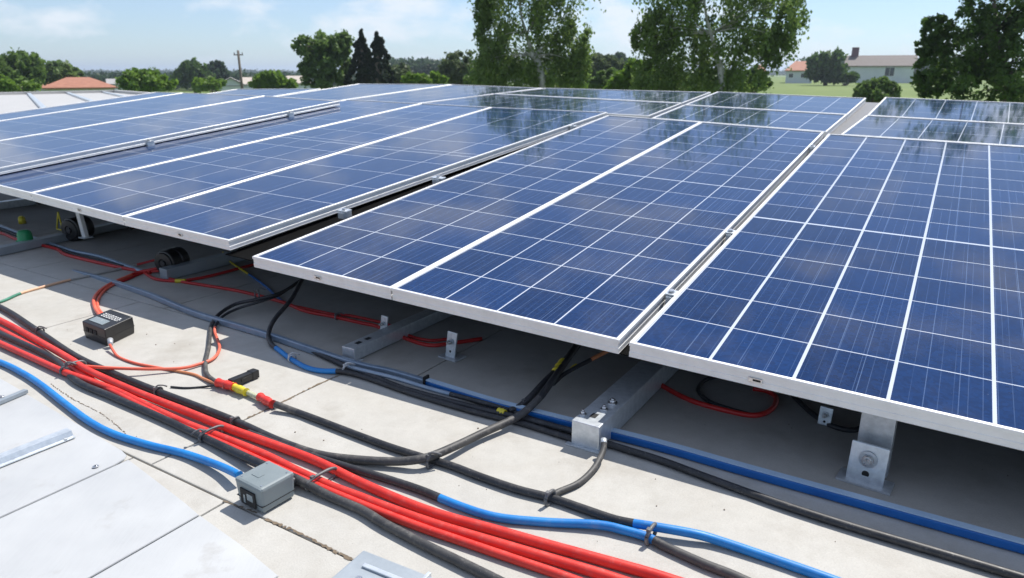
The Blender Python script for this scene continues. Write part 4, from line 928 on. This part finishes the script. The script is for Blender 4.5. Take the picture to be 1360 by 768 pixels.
belt('hedgerow', 770, 975, 90, 122, 102, 3000, .45, 'mid', 5, 'low hedge behind the right birch', 6)

# ------------------------------------------------------------------ houses
HM = {'tile': surf('terracotta_tiles', (.30,.12,.07), (.42,.19,.12), 2, .8), 'brown': surf('brown_roof', (.12,.10,.09), (.17,.145,.13), 2, .8), 'greyroof': surf('grey_roof', (.30,.29,.28), (.4,.39,.38), 2, .8), 'beige': surf('beige_roof', (.42,.36,.30), (.5,.44,.38), 2, .8),
      'wall': surf('white_render', (.60,.64,.66), (.70,.73,.74), 1, .85), 'win': surf('window_glass', (.03,.04,.05), (.06,.07,.08), 3, .15), 'brick': surf('plum_brick', (.12,.06,.08), (.16,.09,.11), 8, .85), 'winframe': surf('window_frame', (.7,.7,.7), (.8,.8,.8), 3, .6)}
def house(px0, px1, ybase, yeave, yridge, d, roofm, label, hip=0.0, windows=(), chimney=None, gable_front=False, depth=8.0):
    a, b = at(px0, ybase, d), at(px1, ybase, d); zb = min(terr(a.x, a.y), at(px0, ybase, d).z)-.5; ze = at((px0+px1)/2, yeave, d).z; zr = at((px0+px1)/2, yridge, d).z
    a.z = b.z = 0; ex = (b-a).normalized(); ey = Vector((-ex.y, ex.x, 0)); w = (b-a).length
    root = empty('house', Vector(((a.x+b.x)/2, (a.y+b.y)/2, zb)), label, 'house', 'houses beyond the roof')
    P = lambda x, y, z: Vector((a.x, a.y, 0))+ex*x+ey*y+Z*z
    bm = bmesh.new(); q = [(0,0),(w,0),(w,depth),(0,depth)]; A = [bm.verts.new(P(x, y, zb)) for x, y in q]; B = [bm.verts.new(P(x, y, ze)) for x, y in q]
    for k in range(4): bm.faces.new((A[k], A[(k+1) % 4], B[(k+1) % 4], B[k]))
    bm.faces.new(B)
    o = .35; t = .12
    if gable_front:
        g = bm.verts.new(P(w/2, 0, zr-.1)); g2 = bm.verts.new(P(w/2, depth, zr-.1)); bm.faces.new((B[0], B[1], g)); bm.faces.new((B[2], B[3], g2))
        rq = [(-o,-o),(w+o,-o),(w+o,depth+o),(-o,depth+o)]; ridge = [(w/2,-o),(w/2,depth+o)]
    else:
        hx = hip*w
        if hip == 0:
            g = bm.verts.new(P(0, depth/2, zr-.1)); g2 = bm.verts.new(P(w, depth/2, zr-.1)); bm.faces.new((B[0], B[3], g)); bm.faces.new((B[1], B[2], g2))
        rq = [(-o,-o),(w+o,-o),(w+o,depth+o),(-o,depth+o)]; ridge = [(hx-(o if hip == 0 else 0), depth/2),(w-hx+(o if hip == 0 else 0), depth/2)]
    link('wall', bm, HM['wall'], root)
    bm = bmesh.new(); E = [bm.verts.new(P(x, y, ze-.08)) for x, y in rq]; E2 = [bm.verts.new(P(x, y, ze+.05)) for x, y in rq]; R = [bm.verts.new(P(x, y, zr)) for x, y in ridge]
    if gable_front: fs = [(E2[0], R[0], R[1], E2[3]), (E2[1], E2[2], R[1], R[0]), (E2[0], E2[1], R[0]), (E2[2], E2[3], R[1])]
    else: fs = [(E2[0], E2[1], R[1], R[0]), (E2[2], E2[3], R[0], R[1]), (E2[3], E2[0], R[0]), (E2[1], E2[2], R[1])]
    for f in fs: bm.faces.new(f)
    for k in range(4): bm.faces.new((E[k], E[(k+1) % 4], E2[(k+1) % 4], E2[k]))
    if gable_front:   # leave the gable wall showing: recess the front triangle
        bm.faces.remove(next(f for f in bm.faces if len(f.verts) == 3 and E2[0] in f.verts and E2[1] in f.verts))
    rf = link('roof', bm, HM[roofm], root)
    for (x0, x1, y0, y1) in windows:
        p0, p1 = at(x0, y0, d), at(x1, y1, d); xa = (Vector((p0.x, p0.y, 0))-a).dot(ex); xb = (Vector((p1.x, p1.y, 0))-a).dot(ex)
        bm = bmesh.new(); c = P((xa+xb)/2, -.03, (p0.z+p1.z)/2); hx_, hz_ = abs(xb-xa)/2, abs(p0.z-p1.z)/2
        box(bm, c, ex, ey, Z, hx_+.09, .04, hz_+.09); fr = link('window', bm, HM['winframe'], root)
        bm = bmesh.new(); box(bm, c-ey*.02+ex*hx_*.5, ex, ey, Z, hx_*.45, .04, hz_); box(bm, c-ey*.02-ex*hx_*.5, ex, ey, Z, hx_*.45, .04, hz_); link('pane', bm, HM['win'], fr)
    if chimney:
        x0, x1, y0, y1 = chimney; p0, p1 = at(x0, y0, d), at(x1, y1, d); bm = bmesh.new(); xa = ((Vector((p0.x+p1.x, p0.y+p1.y, 0))/2)-a).dot(ex)
        box(bm, P(xa, depth/2, (p0.z+p1.z)/2-.3), ex, ey, Z, abs((p1-p0).dot(ex))/2, .6, abs(p0.z-p1.z)/2+.4); link('chimney', bm, HM['brick'], rf)
house(1121, 1212, 107, 88, 73, 150, 'brown', 'white bungalow with a brown roof and plum chimney at the right', windows=((1176,1187,90,101),), chimney=(1131,1139,63,76), depth=9)
house(1043, 1078, 108, 94, 81, 140, 'tile', 'white house with a terracotta hipped roof right of the birch', hip=.3, windows=((1048,1053,98,103),(1064,1069,98,103)))
house(997, 1016, 108, 98, 86, 155, 'tile', 'small terracotta-roofed house glimpsed through the right birch', hip=.2)
house(1112, 1123, 106, 97, 85, 165, 'tile', 'sliver of a terracotta-roofed house behind the round dark tree')
house(60, 153, 125, 117, 103, 85, 'tile', 'house with a long terracotta roof at the left', hip=.33)
house(48, 64, 122, 116, 110, 100, 'tile', 'small reddish shed left of the long terracotta roof')
house(146, 172, 118, 112, 105, 110, 'greyroof', 'small grey-roofed house behind the long terracotta roof')
house(292, 324, 122, 114, 103, 95, 'greyroof', 'white gabled house at the foot of the utility pole', gable_front=True)
house(323, 346, 120, 112, 103, 110, 'beige', 'beige-roofed house just right of the utility pole')
house(374, 414, 120, 111, 101, 105, 'beige', 'long beige-roofed house beside the light green tree', hip=.2)
house(943, 965, 118, 106, 98, 120, 'tile', 'low reddish house almost hidden under the right birch', hip=.2)
def pole():
    b = at(322, 120, 80); b.z = terr(b.x, b.y); t = at(316, 67, 80)
    root = empty('utility_pole', b, 'tall slightly leaning utility pole behind the white gabled house', 'utility pole')
    bm = bmesh.new(); cyl(bm, b-Z*.2, t, .17, .11, 12); link('pole_shaft', bm, M['bark'], root)
    bm = bmesh.new(); c = at(316.6, 73, 80); r_ = Vector((b.y, -b.x, 0)).normalized(); box(bm, c, r_, Vector((b.x, b.y, 0)).normalized(), Z, .45, .05, .05); link('crossarm', bm, M['bark'], root)
    for k in (-1, 0, 1):
        bm = bmesh.new(); p = c+r_*.38*k+Z*.06; cyl(bm, p, p+Z*.18, .05, .04, 8); link('insulator', bm, M['dark'], root)
pole()

# ------------------------------------------------------------------ air
def haze():
    bm = bmesh.new(); box(bm, Vector((0, 500, 11.5)), X, Y, Z, 5200, 5600, 19.5)
    m = bpy.data.materials.new('air'); m.use_nodes = True; nt = m.node_tree; nt.nodes.remove(nt.nodes['Principled BSDF'])
    v = nt.nodes.new('ShaderNodeVolumePrincipled'); v.inputs['Color'].default_value = (.75, .86, 1, 1); v.inputs['Density'].default_value = .00042; v.inputs['Anisotropy'].default_value = .3
    nt.links.new(v.outputs[0], nt.nodes['Material Output'].inputs['Volume']); tag(link('haze', bm, m), kind='stuff')
haze()
